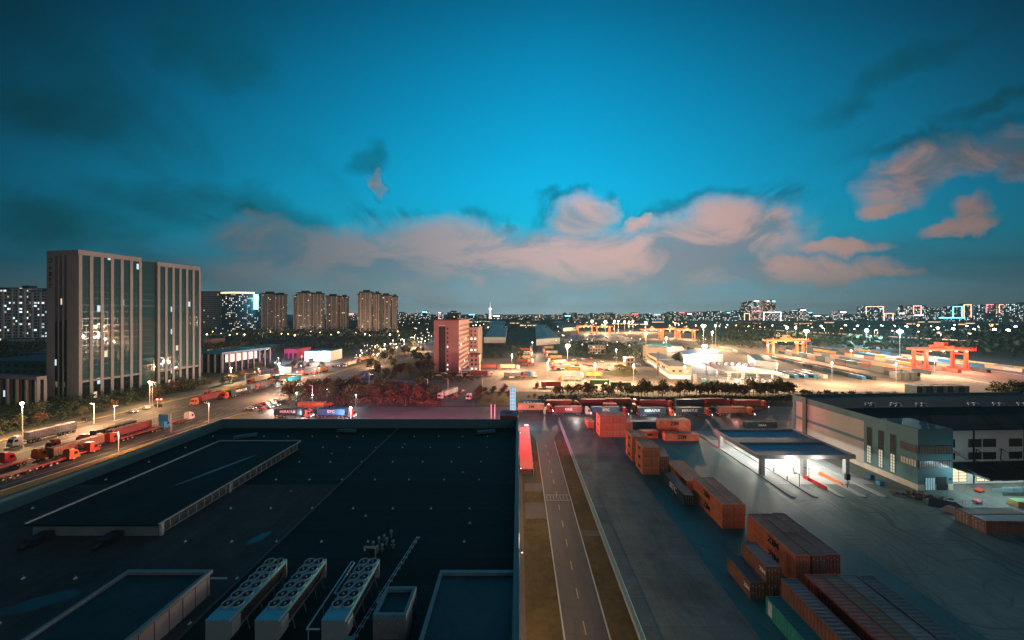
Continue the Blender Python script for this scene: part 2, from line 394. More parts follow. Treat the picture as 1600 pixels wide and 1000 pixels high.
# main road, turned a little from the grid
RA = math.atan(48 / 533)
def rd(s, t): return (s * math.cos(RA) + t * math.sin(RA), -s * math.sin(RA) + t * math.cos(RA))   # s across (right +), t along
def rpoly(s0, t0, s1, t1, z): return [(*rd(s0, t0), z), (*rd(s1, t0), z), (*rd(s1, t1), z), (*rd(s0, t1), z)]
struct('main_road', MB().face(rpoly(-197, -40, -141.5, 1400, .03)), M_road)
struct('verge_strip', MB().face(rpoly(-141.3, 20, -136.8, 150, .04)).face(rpoly(-200.5, -40, -197.3, 300, .04)), M_verge)
struct('pavement', MB().face(rpoly(-136.8, 20, -131, 135, .05)).face(rpoly(-208, -40, -200.5, 290, .05)), M_walk)
mk = MB()
for sv in (-186, -182.3, -178.6, -160, -156.3, -152.6, -149):
    t = 0
    while t < 700:
        if not 150 < t < 178: mk.face(rpoly(sv, t, sv + .18, t + 4, .045))
        t += 10
for sv in (-193.5, -175, -164.5, -145.3): mk.face(rpoly(sv, -40, sv + .2, 148, .045)).face(rpoly(sv, 182, sv + .2, 900, .045))
for k in range(12): mk.face(rpoly(-192 + k * 1.5, 176, -191.2 + k * 1.5, 180, .045))
struct('road_marking', mk, M_white)
struct('kerb', MB().face([]) if False else MB().box(-.15, 0, 0, .15, 340, .15, T=Matrix.Translation((*rd(-197.2, -40), 0)) @ Matrix.Rotation(-RA, 4, 'Z')).box(-.15, 0, 0, .15, 130, .15, T=Matrix.Translation((*rd(-141.4, 20), 0)) @ Matrix.Rotation(-RA, 4, 'Z')), M_kerb)
struct('median_grass', MB().face(rpoly(-169.5, 190, -165.5, 420, .05)), M_verge)

# second cross street, the fork that comes down from it, grass islands
sheet('back_street', [gp(400, 606), gp(830, 606), gp(860, 594), gp(560, 594)], .045, M_asph)
sheet('slip_road', [gp(690, 634), gp(742, 634), gp(742, 626), (gp(765, 605)), gp(690, 605)], .06, M_asph)
sheet('grass_island', [gp(745, 633), gp(798, 633), gp(798, 615), gp(757, 615)], .055, mat('lawn', (.13, .13, .03), .95, var=.5, scale=.4, world=True))
sheet('freight_yard', [gp(752, 612), gp(1235, 612), gp(1700, 612), gp(1700, 585), gp(1180, 545), gp(1075, 549), gp(1062, 572), gp(1000, 568), gp(880, 556), gp(840, 560), gp(752, 560)], .05, M_conc)
sheet('back_lane', [gp(836, 566), gp(862, 566), gp(868, 520), gp(845, 520)], .07, M_asph)
sheet('rail_yard', [gp(1240, 604), gp(1750, 630), gp(1750, 590), gp(1430, 556), gp(1150, 528), gp(990, 512), gp(930, 512), gp(1120, 545)], .08, mat('ballast', (.2, .17, .14), .9, var=.35, scale=.08, world=True, stain=.4))
sheet('car_lot', [gp(880, 535), gp(960, 548), gp(1010, 535), gp(960, 522), gp(890, 522)], .065, M_asph)
sheet('parking_lawn', [gp(940, 584), gp(975, 590), gp(1000, 585), gp(985, 572)], .1, MATS['lawn'])

# ------------------------------------------------------------------ the warehouse under the camera
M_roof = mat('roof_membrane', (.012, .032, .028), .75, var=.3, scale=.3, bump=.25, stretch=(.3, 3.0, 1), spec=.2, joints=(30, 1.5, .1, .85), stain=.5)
M_roof2 = mat('roof_patch', (.085, .07, .068), .85, var=.3, scale=.3, bump=.25, stain=.5, spec=.2, joints=(2.0, 20, .07, .45), wet=((-40, 52.6, 1.1, 2.2, -.5), (-57, 41, 4.5, 1.6, .5), (-71, 33, 3, 1.2, .5), (-62, 60, 1.2, .6, 0)))
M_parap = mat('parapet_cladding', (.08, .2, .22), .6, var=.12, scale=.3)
M_pcap = mat('parapet_cap', (.13, .12, .13), .6, var=.12, scale=.3)
RZ, PZ, YF = 11.4, 13.9, 103.7
wh = thing('warehouse', 'dark flat-roofed warehouse filling the lower left, seen from above its right edge', 'warehouse', (-45, 60, 0))
o = lambda x, y_, z: (x + 45, y_ - 60, z)
def bx(mb, x0, y0, z0, x1, y1, z1, m=0): return mb.box(x0 + 45, y0 - 60, z0, x1 + 45, y1 - 60, z1, m)
bx(MB(), -89.6, 12, 0, -.35, 103.3, RZ - .3).build('wall', mat('warehouse_wall', (.2, .21, .22), .7, scale=.2), wh)
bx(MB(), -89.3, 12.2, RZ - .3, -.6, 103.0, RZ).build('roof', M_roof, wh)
b_ = MB(); bx(b_, -89, 20, RZ, -36.4, 69, RZ + .03)
b_.build('roof_patch', M_roof2, wh)
b_ = MB(); bx(b_, -36.3, 12.3, RZ, -35.9, 102.9, RZ + .22)
b_.build('roof_joint', mat('joint_flashing', (.07, .06, .055), .6), wh)
p_ = MB(); bx(p_, -.5, 12, RZ - .31, 0, YF, PZ); bx(p_, -90, YF - .5, RZ - .31, -.51, YF, PZ); bx(p_, -90, 12, RZ - .31, -89.4, YF - .51, PZ)
p_.build('parapet', M_parap, wh)
p_ = MB(); bx(p_, -.62, 11.9, PZ, .1, YF + .1, PZ + .08); bx(p_, -90.1, YF - .6, PZ + .003, -.63, YF + .1, PZ + .083); bx(p_, -90.1, 11.9, PZ + .006, -89.2, YF - .61, PZ + .086)
p_.build('parapet_cap', mat('cap_metal', (.07, .15, .17), .5), wh)
p_ = MB()
for k in range(14): bx(MB(), .002, 20 + k * 6, 4, .12, 20.12 + k * 6, PZ - .1).build('downpipe', M_steel, wh)
# weights of the lightning tape, on a grid
peg = tag(MB().box(-.16, -.16, 0, .16, .16, .16, taper=.3).bar((0, 0, .16), (0, 0, .45), .03, 1).build('roof_peg', [mat('pale_concrete', (.75, .75, .72), .8), M_steel]), None, 'roof peg')
pool = Pool(peg)
rows = [96, 88, 79.5, 71, 60.5, 51.7, 44.5, 38]
for ri, yv in enumerate(rows):
    xs = [-86 + 7.05 * k for k in range(12)]
    for k, xv in enumerate(xs):
        xv += .3 * math.sin(ri * 3 + k)
        if -77 < xv < -54.5 and 51 < yv < 88: continue
        if xv < -37 and yv < 46 and xv > -49: continue
        if yv < 46 and xv > -34: continue
        if yv < 60 and xv < -70: continue
        zz = RZ + (.03 if (xv < -36.4 and yv < 69) else 0)
        pool.put((xv, yv, zz), .2 * k, 'small pale roof peg, %s from left in %s row from the far parapet' % (ordw(k + 1), ordw(ri + 1)), 'pale pegs in rows on the warehouse roof')

# raised roof monitor
mon = thing('roof_monitor', 'long raised roof monitor with louvred side on the dark roof, left', 'roof monitor', (-66, 70, RZ + .03))
MB().box(-9.6, -16.9, 0, 9.9, 16.6, 1.75).build('wall', mat('monitor_wall', (.2, .27, .29), .6, scale=.4), mon)
MB().box(-10.2, -17.4, 1.75, 10.4, 17.1, 2.0).build('roof', mat('monitor_roof', (.010, .026, .03), .75, var=.4, scale=.25, spec=.2, joints=(20, 1.5, .08, .5), wet=((-63, 71, .7, 9.0, -.32),)), mon)
MB().box(-10.35, -17.3, 1.98, -10.1, 17.2, 2.25).box(-10.09, 16.95, 1.98, 10.3, 17.2, 2.25).box(10.28, -17.3, 1.9, 10.5, 17.2, 2.12).build('rim', mat('monitor_rim', (.3, .34, .35), .6), mon)
mb = MB()
for k in range(22):
    y0 = -16.6 + k * 1.5
    mb.box(9.93, y0, .3, 9.98, y0 + 1.3, 1.5, 0)
mb.build('louvre', mat('louvre_glass', (.12, .14, .12), .3), mon)
mb = MB()
for k in range(23): mb.box(9.98, -16.78 + k * 1.5, .15, 10.1, -16.65 + k * 1.5, 1.7)
mb.box(9.99, -16.8, .1, 10.11, 16.4, .2).box(9.99, -16.8, 1.6, 10.11, 16.4, 1.7).build('louvre_frame', mat('frame_grey', (.42, .42, .4), .5), mon)
MB().box(10.12, -4.2, 0, 10.4, -3.9, 1.9).build('post', M_wpaint, mon)
MB().box(10.12, -16.9, 0, 10.45, -16.5, 1.9).build('post', M_wpaint, mon)
for xx in (-6.5, 4.2):
    bq = MB().box(-.8, 0, 0, .8, 2.2, 1.1).bar((0, 0, .5), (0, -1.0, .3), .35)
    bq.build('vent_hood', M_dark, mon, (xx, -19.5, 0))
# low box, penthouse and lower right box
lb = thing('roof_plant_box', 'low rectangular plant box with pale panelled side, bottom left of roof', 'plant box', (-42.9, 35, RZ + .03))
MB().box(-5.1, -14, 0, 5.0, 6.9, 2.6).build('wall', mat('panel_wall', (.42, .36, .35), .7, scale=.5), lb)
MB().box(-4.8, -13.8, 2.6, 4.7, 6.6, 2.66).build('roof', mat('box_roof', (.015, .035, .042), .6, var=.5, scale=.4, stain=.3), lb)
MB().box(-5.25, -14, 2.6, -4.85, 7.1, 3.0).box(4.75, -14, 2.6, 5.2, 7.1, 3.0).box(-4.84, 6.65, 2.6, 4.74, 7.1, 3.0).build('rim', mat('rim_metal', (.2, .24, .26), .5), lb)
mb = MB()
for k in range(14): mb.box(5.0, -13 + k * 1.5, .05, 5.03, -12.96 + k * 1.5, 2.55)
mb.box(5.0, -13, .01, 5.02, 6.6, .05)
mb.build('panel_joint', M_dark, lb)
MB().box(5.3, 6.4, 2.3, 7.4, 6.6, 2.42, T=Matrix.Rotation(.0, 4, 'Z')).build('spout', M_steel, lb)
ph = thing('stair_penthouse', 'small open-topped concrete stair penthouse between the chillers and the right plant deck', 'penthouse', (-13.55, 37.65, RZ))
MB().box(-1.72, -1.85, 0, 1.72, 1.85, 2.5).build('wall', mat('penthouse_wall', (.2, .2, .21), .75, scale=.8, stain=.3), ph)
MB().box(-1.4, -1.55, 2.5, 1.4, 1.55, 2.55).build('roof', MATS['box_roof'], ph)
MB().box(-1.75, -1.88, 2.5, -1.42, 1.88, 3.0).box(1.42, -1.88, 2.5, 1.75, 1.88, 3.0).box(-1.41, -1.88, 2.5, 1.41, -1.56, 3.0).box(-1.41, 1.56, 2.5, 1.41, 1.88, 3.0).build('rim', mat('penthouse_rim', (.14, .28, .31), .7), ph)
MB().box(1.721, .5, 0, 1.76, 1.5, 2.0).build('door', M_dark, ph)
for xx in (-1.1, .9): MB().ball((xx, -1.9, 2.1), .09).build('vent', M_steel, ph)
MB().box(-.9, -1.87, .5, .9, -1.851, .9).build('louvre', M_steel, ph)
rb = thing('roof_plant_deck', 'raised teal plant deck with a pale rim at the bottom beside the roof edge', 'plant deck', (-5.1, 33, RZ))
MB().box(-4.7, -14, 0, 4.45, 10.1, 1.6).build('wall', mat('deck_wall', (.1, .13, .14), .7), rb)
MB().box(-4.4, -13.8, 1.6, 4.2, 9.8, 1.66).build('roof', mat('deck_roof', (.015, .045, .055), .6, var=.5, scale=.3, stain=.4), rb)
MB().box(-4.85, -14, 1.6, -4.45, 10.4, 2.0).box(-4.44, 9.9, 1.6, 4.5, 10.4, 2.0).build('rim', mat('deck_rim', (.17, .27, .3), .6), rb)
MB().bar((-2.5, 10.6, 1.7), (3.9, 10.6, 1.7), .05).bar((-2.5, 10.6, .1), (-2.5, 10.6, 1.7), .05).bar((3.9, 10.6, .1), (3.9, 10.6, 1.7), .05).build('railing', M_steel, rb)

# chillers
M_chil = mat('chiller_cyan', (.13, .45, .55), .45, scale=1.0, var=.15)
M_chw = mat('chiller_side', (.3, .36, .38), .5, scale=1.0, var=.12)
def chiller():
    r = thing('chiller', None, 'chiller', (0, 0, 0))
    MB().box(-1.2, .9, 3.15, 1.2, 8.3, 3.55).build('deck', M_chil, r)
    MB().box(-1.2, -.35, 1.5, 1.2, .88, 3.5).box(1.2, -.3, 1.9, 1.45, .8, 3.3).build('control_cabinet', M_chw, r)
    MB().box(-1.22, -.37, 3.5, 1.22, .88, 3.56).build('cabinet_top', M_chil, r)
    MB().face([(-1.15, .9, 3.1), (-.5, .9, 1.3), (-.5, 8.2, 1.3), (-1.15, 8.2, 3.1)]).face([(1.15, .9, 3.1), (1.15, 8.2, 3.1), (.5, 8.2, 1.3), (.5, .9, 1.3)]).face([(-.5, .9, 1.3), (.5, .9, 1.3), (.5, 8.2, 1.3), (-.5, 8.2, 1.3)]).build('coil', mat('coil_fins', (.05, .05, .05), .6, scale=3), r)
    MB().box(-1.15, 8.22, 1.2, 1.15, 8.38, 3.14).build('end_panel', mat('chiller_end', (.42, .4, .4), .5), r)
    fr = MB()
    for yv in (.2, 2.6, 4.6, 6.6, 8.1):
        for sx in (-1, 1): fr.bar((sx * .95, yv, 0), (sx * .6, yv, 1.4), .05)
    fr.box(-.7, -.2, 1.15, -.55, 8.2, 1.3).box(.55, -.2, 1.15, .7, 8.2, 1.3)
    fr.build('stand', M_steel, r)
    ring = MB(); n = 20
    for k in range(n):
        a, b2 = 2 * math.pi * k / n, 2 * math.pi * (k + 1) / n
        for (r0, z0, r1, z1) in ((.50, .2, .56, .2), (.56, .2, .56, 0), (.50, 0, .50, .2)):
            ring.face([(r0 * math.cos(a), r0 * math.sin(a), z0), (r1 * math.cos(a), r1 * math.sin(a), z1), (r1 * math.cos(b2), r1 * math.sin(b2), z1), (r0 * math.cos(b2), r0 * math.sin(b2), z0)])
    rm = ring.mesh('fan_ring', mat('fan_ring_grey', (.3, .42, .46), .4))
    bl = MB(); bl.face([(.49 * math.cos(2 * math.pi * k / n), .49 * math.sin(2 * math.pi * k / n), .012) for k in range(n)])
    for k in range(5):
        a = 2 * math.pi * k / 5
        bl.face([(.08 * math.cos(a), .08 * math.sin(a), .06), (.46 * math.cos(a), .46 * math.sin(a), .06), (.46 * math.cos(a + .7), .46 * math.sin(a + .7), .11), (.1 * math.cos(a + .9), .1 * math.sin(a + .9), .11)], 1)
    bl.ball((0, 0, .1), .13, 2)
    bm_ = bl.mesh('fan', [mat('fan_well', (.006, .008, .01), .8), mat('fan_blade', (.02, .03, .035), .4), M_chw])
    for i in range(6):
        for sx in (-.57, .57):
            f_ = link('fan', bm_, r, (sx, 1.55 + i * 1.22, 3.55), i * .7 + sx)
            link('fan_ring', rm, f_)
    return r
cp = Pool(chiller())
for (xv, lb_) in ((-30.5, 'leftmost of three cyan-topped rooftop chillers with two rows of fans'), (-25.5, 'middle one of three cyan-topped rooftop chillers with two rows of fans'), (-18.75, 'rightmost of three cyan-topped rooftop chillers, beside a white pipe loop')):
    cp.put((xv, 34.9, RZ), 0, lb_, 'cyan-topped chillers on the warehouse roof')
pl = MB()
for a, b2 in (((0, 0, 2.6), (0, 9.4, 2.6)), ((.45, 4.4, 2.6), (.45, 9.2, 2.6)), ((0, 0, 2.6), (1.35, 0, 2.6)), ((.45, 4.4, 2.6), (1.3, 4.4, 2.6)), ((0, 9.4, 2.6), (.45, 9.2, 2.6))): pl.bar(a, b2, .09)
for yv in (.3, 3, 6, 9): pl.bar((0, yv, 0), (0, yv, 2.6), .04)
tag(pl.build('pipe_loop', mat('pipe_white', (.4, .55, .6), .5), None, (-21.5, 34.6, RZ)), 'pale pipe loop on stands beside the rightmost chiller', 'pipe')
# pump and valve cluster, one thing each
pm_ = MB().bar((0, 0, 0), (0, 0, .8), .16).ball((0, 0, .95), .26).bar((-.35, 0, .45), (.35, 0, .45), .1)
vp = Pool(tag(pm_.build('roof_pump', mat('pump_grey', (.25, .33, .35), .4, .3)), None, 'pump'))
VL = ['furthest left', 'second from left', 'third from left', 'fourth from left', 'fifth from left', 'sixth from left', 'seventh from left', 'rightmost']
for k, (px, py) in enumerate([(583, 858), (589, 865), (592, 851), (597, 862), (600, 847), (604, 852), (611, 840), (614, 856)]):
    dzc = H - RZ; yv = dzc * F / (py - CY); vp.put(((px - CX) / F * yv, yv, RZ), k * .9, 'rounded grey roof pump in the cluster behind the chillers, %s' % VL[k], 'pumps behind the chillers')
tag(MB().bar((0, 0, 0), (0, 0, 2.0), .07).bar((0, 0, 2.0), (-1.5, 0, 2.1), .16).bar((-1.5, 0, 2.1), (-1.5, 0, 1.6), .16).build('vent_pipe', mat('pipe_tan', (.5, .4, .3), .5), None, (-19.9, 47.5, RZ)), 'bent pale vent pipe standing behind the rightmost chiller', 'pipe')
cl = MB(); P0 = Vector((-17.6, 36.5, .25)); P1 = Vector((-15.6, 52.5, .25))
for dx_ in (0, .3): cl.bar(P0 + Vector((dx_, 0, 0)), P1 + Vector((dx_, 0, 0)), .05)
for k in range(16): q = P0.lerp(P1, k / 15); cl.box(q.x - .15, q.y - .1, 0, q.x + .45, q.y + .1, .2)
tag(cl.build('cable_run', M_steel, None, (0, 0, RZ)), 'long cable run on blocks between chillers and penthouse', 'cable')
tag(MB().box(-.6, -.4, 0, .6, .4, .5).bar((-.4, 0, .5), (.6, .3, 1.6), .06).bar((.4, 0, .5), (-.5, .2, 1.5), .06).build('pipe_support', M_steel, None, (-16.2, 40.6, RZ)), 'tangled pipe support frame just behind the stair penthouse', 'pipe support')
tag(MB().box(-.7, -.35, 0, .7, .35, .25).build('junction_box', M_chil, None, (-18.1, 36.0, RZ + .001)), 'small cyan junction box on the roof beside the rightmost chiller', 'junction box')
for k, (xv, yv) in enumerate(((-50, 99.4), (-9.3, 98.5), (-76, 95))):
    tag(MB().box(-2.6, -.5, .2, 2.6, .5, .9).box(-2.4, -.4, 0, -2.1, .4, .2).box(2.1, -.4, 0, 2.4, .4, .2).build('roof_hatch', mat('hatch_teal', (.07, .16, .18), .5), None, (xv, yv, RZ), .3 * k), ['teal roof hatch near the far parapet under the white lamp', 'teal roof hatch near the far right corner of roof', 'teal roof hatch near the far left corner of roof'][k], 'roof hatch', 'hatches near the far parapet')
for k, (xv, yv) in enumerate(((-30, 90), (-12, 74), (-26, 58), (-8, 56), (-46, 84), (-44, 66))):
    tag(MB().bar((0, 0, 0), (0, 0, .08), .35, 0, 12).bar((0, 0, .08), (0, 0, .3), .18, 1, 10).build('roof_drain', [M_dark, M_steel], None, (xv, yv, RZ + (.03 if xv < -36.4 and yv < 69 else 0))), 'round roof drain on the dark membrane, %s of six counted from the far parapet' % ordw(k + 1), 'drain', 'roof drains')
# puddles that mirror the sky
M_pud = mat('puddle_water', (.01, .06, .08), .28, var=.1, spec=.9)
def blob(cx, cy, rx, ry, a, z, seed, n=40):
    rnd = random.Random(seed); ph_ = [rnd.uniform(0, 6.28) for _ in range(5)]; pts = []
    for k in range(n):
        t = 2 * math.pi * k / n; q = 1 + .18 * math.sin(2 * t + ph_[0]) + .14 * math.sin(3 * t + ph_[1]) + .1 * math.sin(5 * t + ph_[2]) + .06 * math.sin(9 * t + ph_[3])
        x, y_ = rx * q * math.cos(t), ry * q * math.sin(t); pts.append((cx + x * math.cos(a) - y_ * math.sin(a), cy + x * math.sin(a) + y_ * math.cos(a), z))
    return pts

# annex strip along the far end of the wall, stair tower on the corner, glass pylon
ax = thing('annex_canopy', 'long flat red-lit canopy roof beside the far end of warehouse wall', 'canopy', (2.3, 112, 0))
MB().box(-1.85, -15, 1.6, 1.95, 21, 1.85).build('roof', mat('red_lit_roof', (.5, .1, .09), .7, var=.12, scale=.3), ax)  # red sign light put into the roof and wall colours
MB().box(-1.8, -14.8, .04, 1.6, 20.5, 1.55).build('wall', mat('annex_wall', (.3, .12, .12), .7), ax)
mb = MB()
for k in range(9): mb.box(1.98, -15 + k * 4.3, 0, 2.12, -14.8 + k * 4.3, 1.9)
mb.build('post', M_wpaint, ax)
MB().box(-1.9, 21.2, 1.2, 2.0, 24.5, 1.9).build('end_roof', M_dark, ax)
MB().box(.1, 21.9, 1.901, 1.7, 23.6, 1.96).build('roof_light', emis('annex_light', (1, .35, .3), 1.6), ax)
st = thing('stair_tower', 'red-lit stair tower with panelled roof on the far right warehouse corner', 'stair tower', (-2.85, 106.9, 0))
MB().box(-2.7, -3.1, 0, 2.7, 3.0, 14.6).build('wall', mat('red_lit_tower', (.3, .07, .08), .65), st)  # the same red light put into the stair tower's colours
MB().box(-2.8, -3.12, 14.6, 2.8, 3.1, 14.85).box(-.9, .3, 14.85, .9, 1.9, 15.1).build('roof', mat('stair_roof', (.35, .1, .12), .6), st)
MB().box(-.95, -3.12, 14.851, -.85, 3.0, 14.95).box(.85, -3.12, 14.851, .95, 3.0, 14.95).build('roof_seam', M_dark, st)
py_ = thing('glass_pylon', 'tall cyan-lit glazed pylon standing behind the corner stair tower', 'pylon', (-2.4, 147, 0))
MB().box(-1.1, -1.1, 0, 1.1, 1.1, 14.2).build('glazing', mat('pylon_glass', (.03, .25, .3), .2, em=(.1, .8, .95), es=.5), py_)
mb = MB()
for k in range(10): mb.box(-1.2, -1.2, .2 + k * 1.5, 1.2, 1.2, .32 + k * 1.5)
for sx in (-1.2, 0, 1.1): mb.box(sx, -1.22, 0, sx + .1, -1.11, 14.3)
for sy in (-1.2, 1.1): mb.box(1.11, sy, 0, 1.22, sy + .1, 14.3)
mb.build('frame', M_wpaint, py_)
for k, xo in enumerate((-10.8, -9.4)):
    tag(MB().bar((0, 0, 0), (0, 0, 10.4), .13).ball((0, 0, 10.4), .2).build('flagpole', M_wpaint, None, (xo + .2, 133.0, 0)), ['left one of two short pale flagpoles by the stair tower', 'right one of two short pale flagpoles by the stair tower'][k], 'flagpole', 'flagpoles beside the stair tower')
# red sign letters glow over the forecourt
sg = thing('roof_sign', 'red neon strip sign on the outer face of the far warehouse wall', 'sign', (-34, YF + .2, 12.2))
MB().box(-26, 0, -.4, 26, .25, .4).build('neon_tube', emis('neon_red', (1, .1, .14), 6), sg)
for xo, pw in ((-24, 100000), (-10, 100000), (4, 80000), (18, 30000)): lamp((-34 + xo, YF + 5, 11.0), pw, (1, .14, .24), .6)
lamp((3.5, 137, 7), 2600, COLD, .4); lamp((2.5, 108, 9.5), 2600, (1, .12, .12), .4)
wlm = Pool(tag(MB().box(-.05, -.25, 0, .5, .25, .12).box(.3, -.2, -.12, .5, .2, -.001, 1).build('wall_lamp', [M_dark, emis('added_lamp_glow', (1, .7, .4), 8)]), None, 'added lamp'))  # lamps added to warm the container sides, verge and road
for k, yv in enumerate((22, 48, 74, 96)):
    wlm.put((.12, yv, 12.6), 0, 'small added lamp high on the right wall of the warehouse, %s from the near end' % ordw(k + 1), 'added wall lamps of the warehouse')
    lamp((1.2, yv, 12.2), (3200, 3000, 3200, 2800)[k], (1, .62, .34), .3)
# ------------------------------------------------------------------ shipping containers
def cmat(name, rgb): return mat('paint_' + name, rgb, .6, var=.35, scale=.55, stain=.6)
ORG = cmat('orange', (.62, .19, .085)); BRN = cmat('brown', (.24, .11, .075)); RED = cmat('red', (.3, .06, .05)); BLU = cmat('blue', (.02, .12, .26))
TEA = cmat('green', (.04, .34, .28)); GRY = cmat('grey', (.2, .21, .22)); DKB = cmat('dark_blue', (.02, .05, .07)); TAN = cmat('tan', (.6, .38, .2)); WHT = cmat('white', (.55, .55, .52)); YLW = cmat('yellow', (.5, .34, .07))
GRN = cmat('deep_green', (.05, .14, .06)); MAR = cmat('maroon', (.2, .035, .04)); SKY = cmat('turquoise', (.03, .32, .4))
M_toporg = mat('roof_faded_orange', (.34, .17, .13), .6, var=.3, scale=.7, stain=.4); M_topbrn = mat('roof_faded_brown', (.2, .12, .11), .6, var=.3, scale=.7, stain=.4)
M_blk = mat('lettering_black', (.015, .015, .02), .6); M_let = mat('lettering_white', (.75, .75, .72), .6)
CW, CH = 2.44, 2.59
CM = {}
def cmeshes(L, m, top):
    key = (L, m.name, top.name)
    if key in CM: return CM[key]
    n = int(L / .56); b = MB(); y0, y1 = .14, L - .14; st_ = (y1 - y0) / n; z0, z1 = .16, CH - .12
    for sx in (-1, 1):
        xo, xi = sx * (CW / 2 - .02), sx * (CW / 2 - .07); pr = []
        for k in range(n):
            a = y0 + k * st_; pr += [(xo, a), (xo, a + st_ * .36), (xi, a + st_ * .5), (xi, a + st_ * .86)]
        pr.append((xo, y1))
        for (p, q) in zip(pr, pr[1:]): b.face([(p[0], p[1], z0), (q[0], q[1], z0), (q[0], q[1], z1), (p[0], p[1], z1)])
    prf = []; nr = int(L / .6); sr = (y1 - y0) / nr
    for k in range(nr): a = y0 + k * sr; prf += [(a, CH - .03), (a + sr * .4, CH - .03), (a + sr * .5, CH - .06), (a + sr * .9, CH - .06)]
    prf.append((y1, CH - .03))
    for (p, q) in zip(prf, prf[1:]): b.face([(-CW / 2 + .1, p[0], p[1]), (CW / 2 - .1, p[0], p[1]), (CW / 2 - .1, q[0], q[1]), (-CW / 2 + .1, q[0], q[1])], 1)
    # front (far) end wall with ribs
    for k in range(6): b.box(-1.1 + k * .37, L - .1, z0, -.95 + k * .37, L - .05, z1)
    b.box(-1.12, L - .14, z0, 1.12, L - .1, z1).box(-1.2, .12, .1, 1.2, L - .12, .17)
    body = b.mesh('body', [m, top])
    f = MB(); w = CW / 2
    for sx in (-w, w - .14):
        for yy_ in (0, L - .16): f.box(sx, yy_, 0, sx + .14, yy_ + .16, CH)
        f.box(sx + (.0 if sx < 0 else .04), .16, 0, sx + (.1 if sx < 0 else .14), L - .16, .15).box(sx + (.0 if sx < 0 else .04), .16, CH - .12, sx + (.1 if sx < 0 else .14), L - .16, CH - .002)
    for yy_ in (0.02, L - .14): f.box(-w + .14, yy_, 0, w - .14, yy_ + .12, .16).box(-w + .14, yy_, CH - .13, w - .14, yy_ + .12, CH - .003)
    frame = f.mesh('frame', [m])
    d = MB().box(0, 0, 0, 1.05, .05, CH - .34)
    for zz in (.45, 1.1, 1.75): d.box(.03, -.012, zz, 1.02, 0, zz + .12)
    door = d.mesh('door', [m])
    r_ = MB()
    for xx in (.28, .78): r_.bar((xx, -.05, .02), (xx, -.05, CH - .36), .025)
    for xx in (.28, .78): r_.box(xx - .1, -.06, .8, xx + .1, -.02, .9)
    for (a_, b_2, c_2) in ((.1, 1.9, .28), (.1, 1.7, .2), (.62, 1.55, .3), (.62, .5, .2)): r_.box(a_, -.018, b_2, a_ + c_2, -.013, b_2 + .09, 1)
    bars = r_.mesh('locking_bar', [M_steel, M_let])
    CM[key] = (body, frame, door, bars); return CM[key]
NLAB = {'orange': ORG}
def container(x, y, z, rz, m, label, group=None, L=12.19, top=None, near=True, txt=None, tm=None, tsize=1.7, tpos=.5, sides=(-1,), small=None):
    """x, y is the middle of the door end; the box runs away from the camera"""
    top = top or (M_toporg if m is ORG else m)
    body, frame, door, bars = cmeshes(L, m, top)
    r = thing('shipping_container', label, 'container', (x, y, z), rz, group)
    link('body', body, r); link('frame', frame, r)
    if near:
        for k in (0, 1):
            dd = link('door', door, r, (-1.07 if k == 0 else .02, .04, .17)); link('locking_bar', bars, dd)
    else:
        link('door', door, r, (-1.07, .04, .17)); link('door', door, r, (.02, .04, .17))
    if txt:
        for s_ in sides:
            text(txt, tsize, tm or M_blk, r, (s_ * (CW / 2 + .012), L * tpos, CH * .52), (R(90), 0, R(-90 if s_ < 0 else 90)), bold=.04)
    return r
SEA = 'standing stacks'
GZ = 'orange containers in the near stacks'
def row(x0, n, y, levels, m, desc, L=6.06, txt=None, top=None, tsize=1.5, grp=GZ, step=2.47, rz=0.0, **kw):
    tiers = {1: ['only tier'], 2: ['bottom tier', 'top tier'], 3: ['bottom tier', 'middle tier', 'top tier']}[levels]
    cols = {1: [''], 2: ['left column', 'right column'], 4: ['first column', 'second column', 'third column', 'fourth column'], 3: ['left column', 'middle column', 'right column']}[n]
    for k in range(n):
        for l in range(levels):
            where = ', '.join(q for q in ((tiers[l] if levels > 1 else ''), (cols[k] if n > 1 else '')) if q)
            container(x0 + CW / 2 + step * k + .04 * math.sin(k * 5 + l * 3), y + .06 * math.sin(k + l * 2.3), .02 + l * (CH + .012), rz, m, (desc + (', ' + where if where else '')).strip(),
                      grp, L, top, txt=txt if k == 0 else None, tsize=tsize, **kw)
row(30.3, 4, 126.9, 3, ORG, 'orange container in the big leftmost far stack', txt='ZIM', tsize=1.2)
row(40.3, 1, 127.4, 2, ORG, 'orange container right of the big leftmost far stack')
row(27.9, 1, 137.0, 1, ORG, 'lone orange container left behind the big far stack')
row(35.3, 2, 105.9, 3, ORG, 'orange container in the narrow tall stack, farther one', txt='ZIM', tsize=1.2)
row(35.5, 2, 97.4, 3, ORG, 'orange container in the narrow tall stack, nearer one', txt='ZIM', tsize=1.2)
row(40.5, 1, 97.3, 2, BRN, 'brown container against the right of nearer tall stack', top=M_topbrn)
row(43.6, 2, 88.6, 1, ORG, 'long orange container between blue one and tall stack', L=12.19)
row(43.6, 2, 72.9, 2, ORG, 'long orange black-lettered container, middle of the row', L=12.19, txt='ZIM', tsize=1.6, tpos=.5)
row(46.7, 1, 57.4, 2, ORG, 'long dull orange lettered container facing the fence', L=12.19, txt='ZIM', tsize=1.7, tpos=.42, top=M_topbrn)
row(49.45, 1, 57.4, 2, BRN, 'short container in second column, near half', L=6.0, top=M_topbrn)
row(49.45, 1, 63.6, 2, BRN, 'short container in second column, far half', L=6.0, top=M_topbrn)
row(51.95, 1, 57.6, 2, RED, 'long dark red container, third column of the dull group', L=12.19, top=M_topbrn)
DG = 'long containers running under the bottom edge'
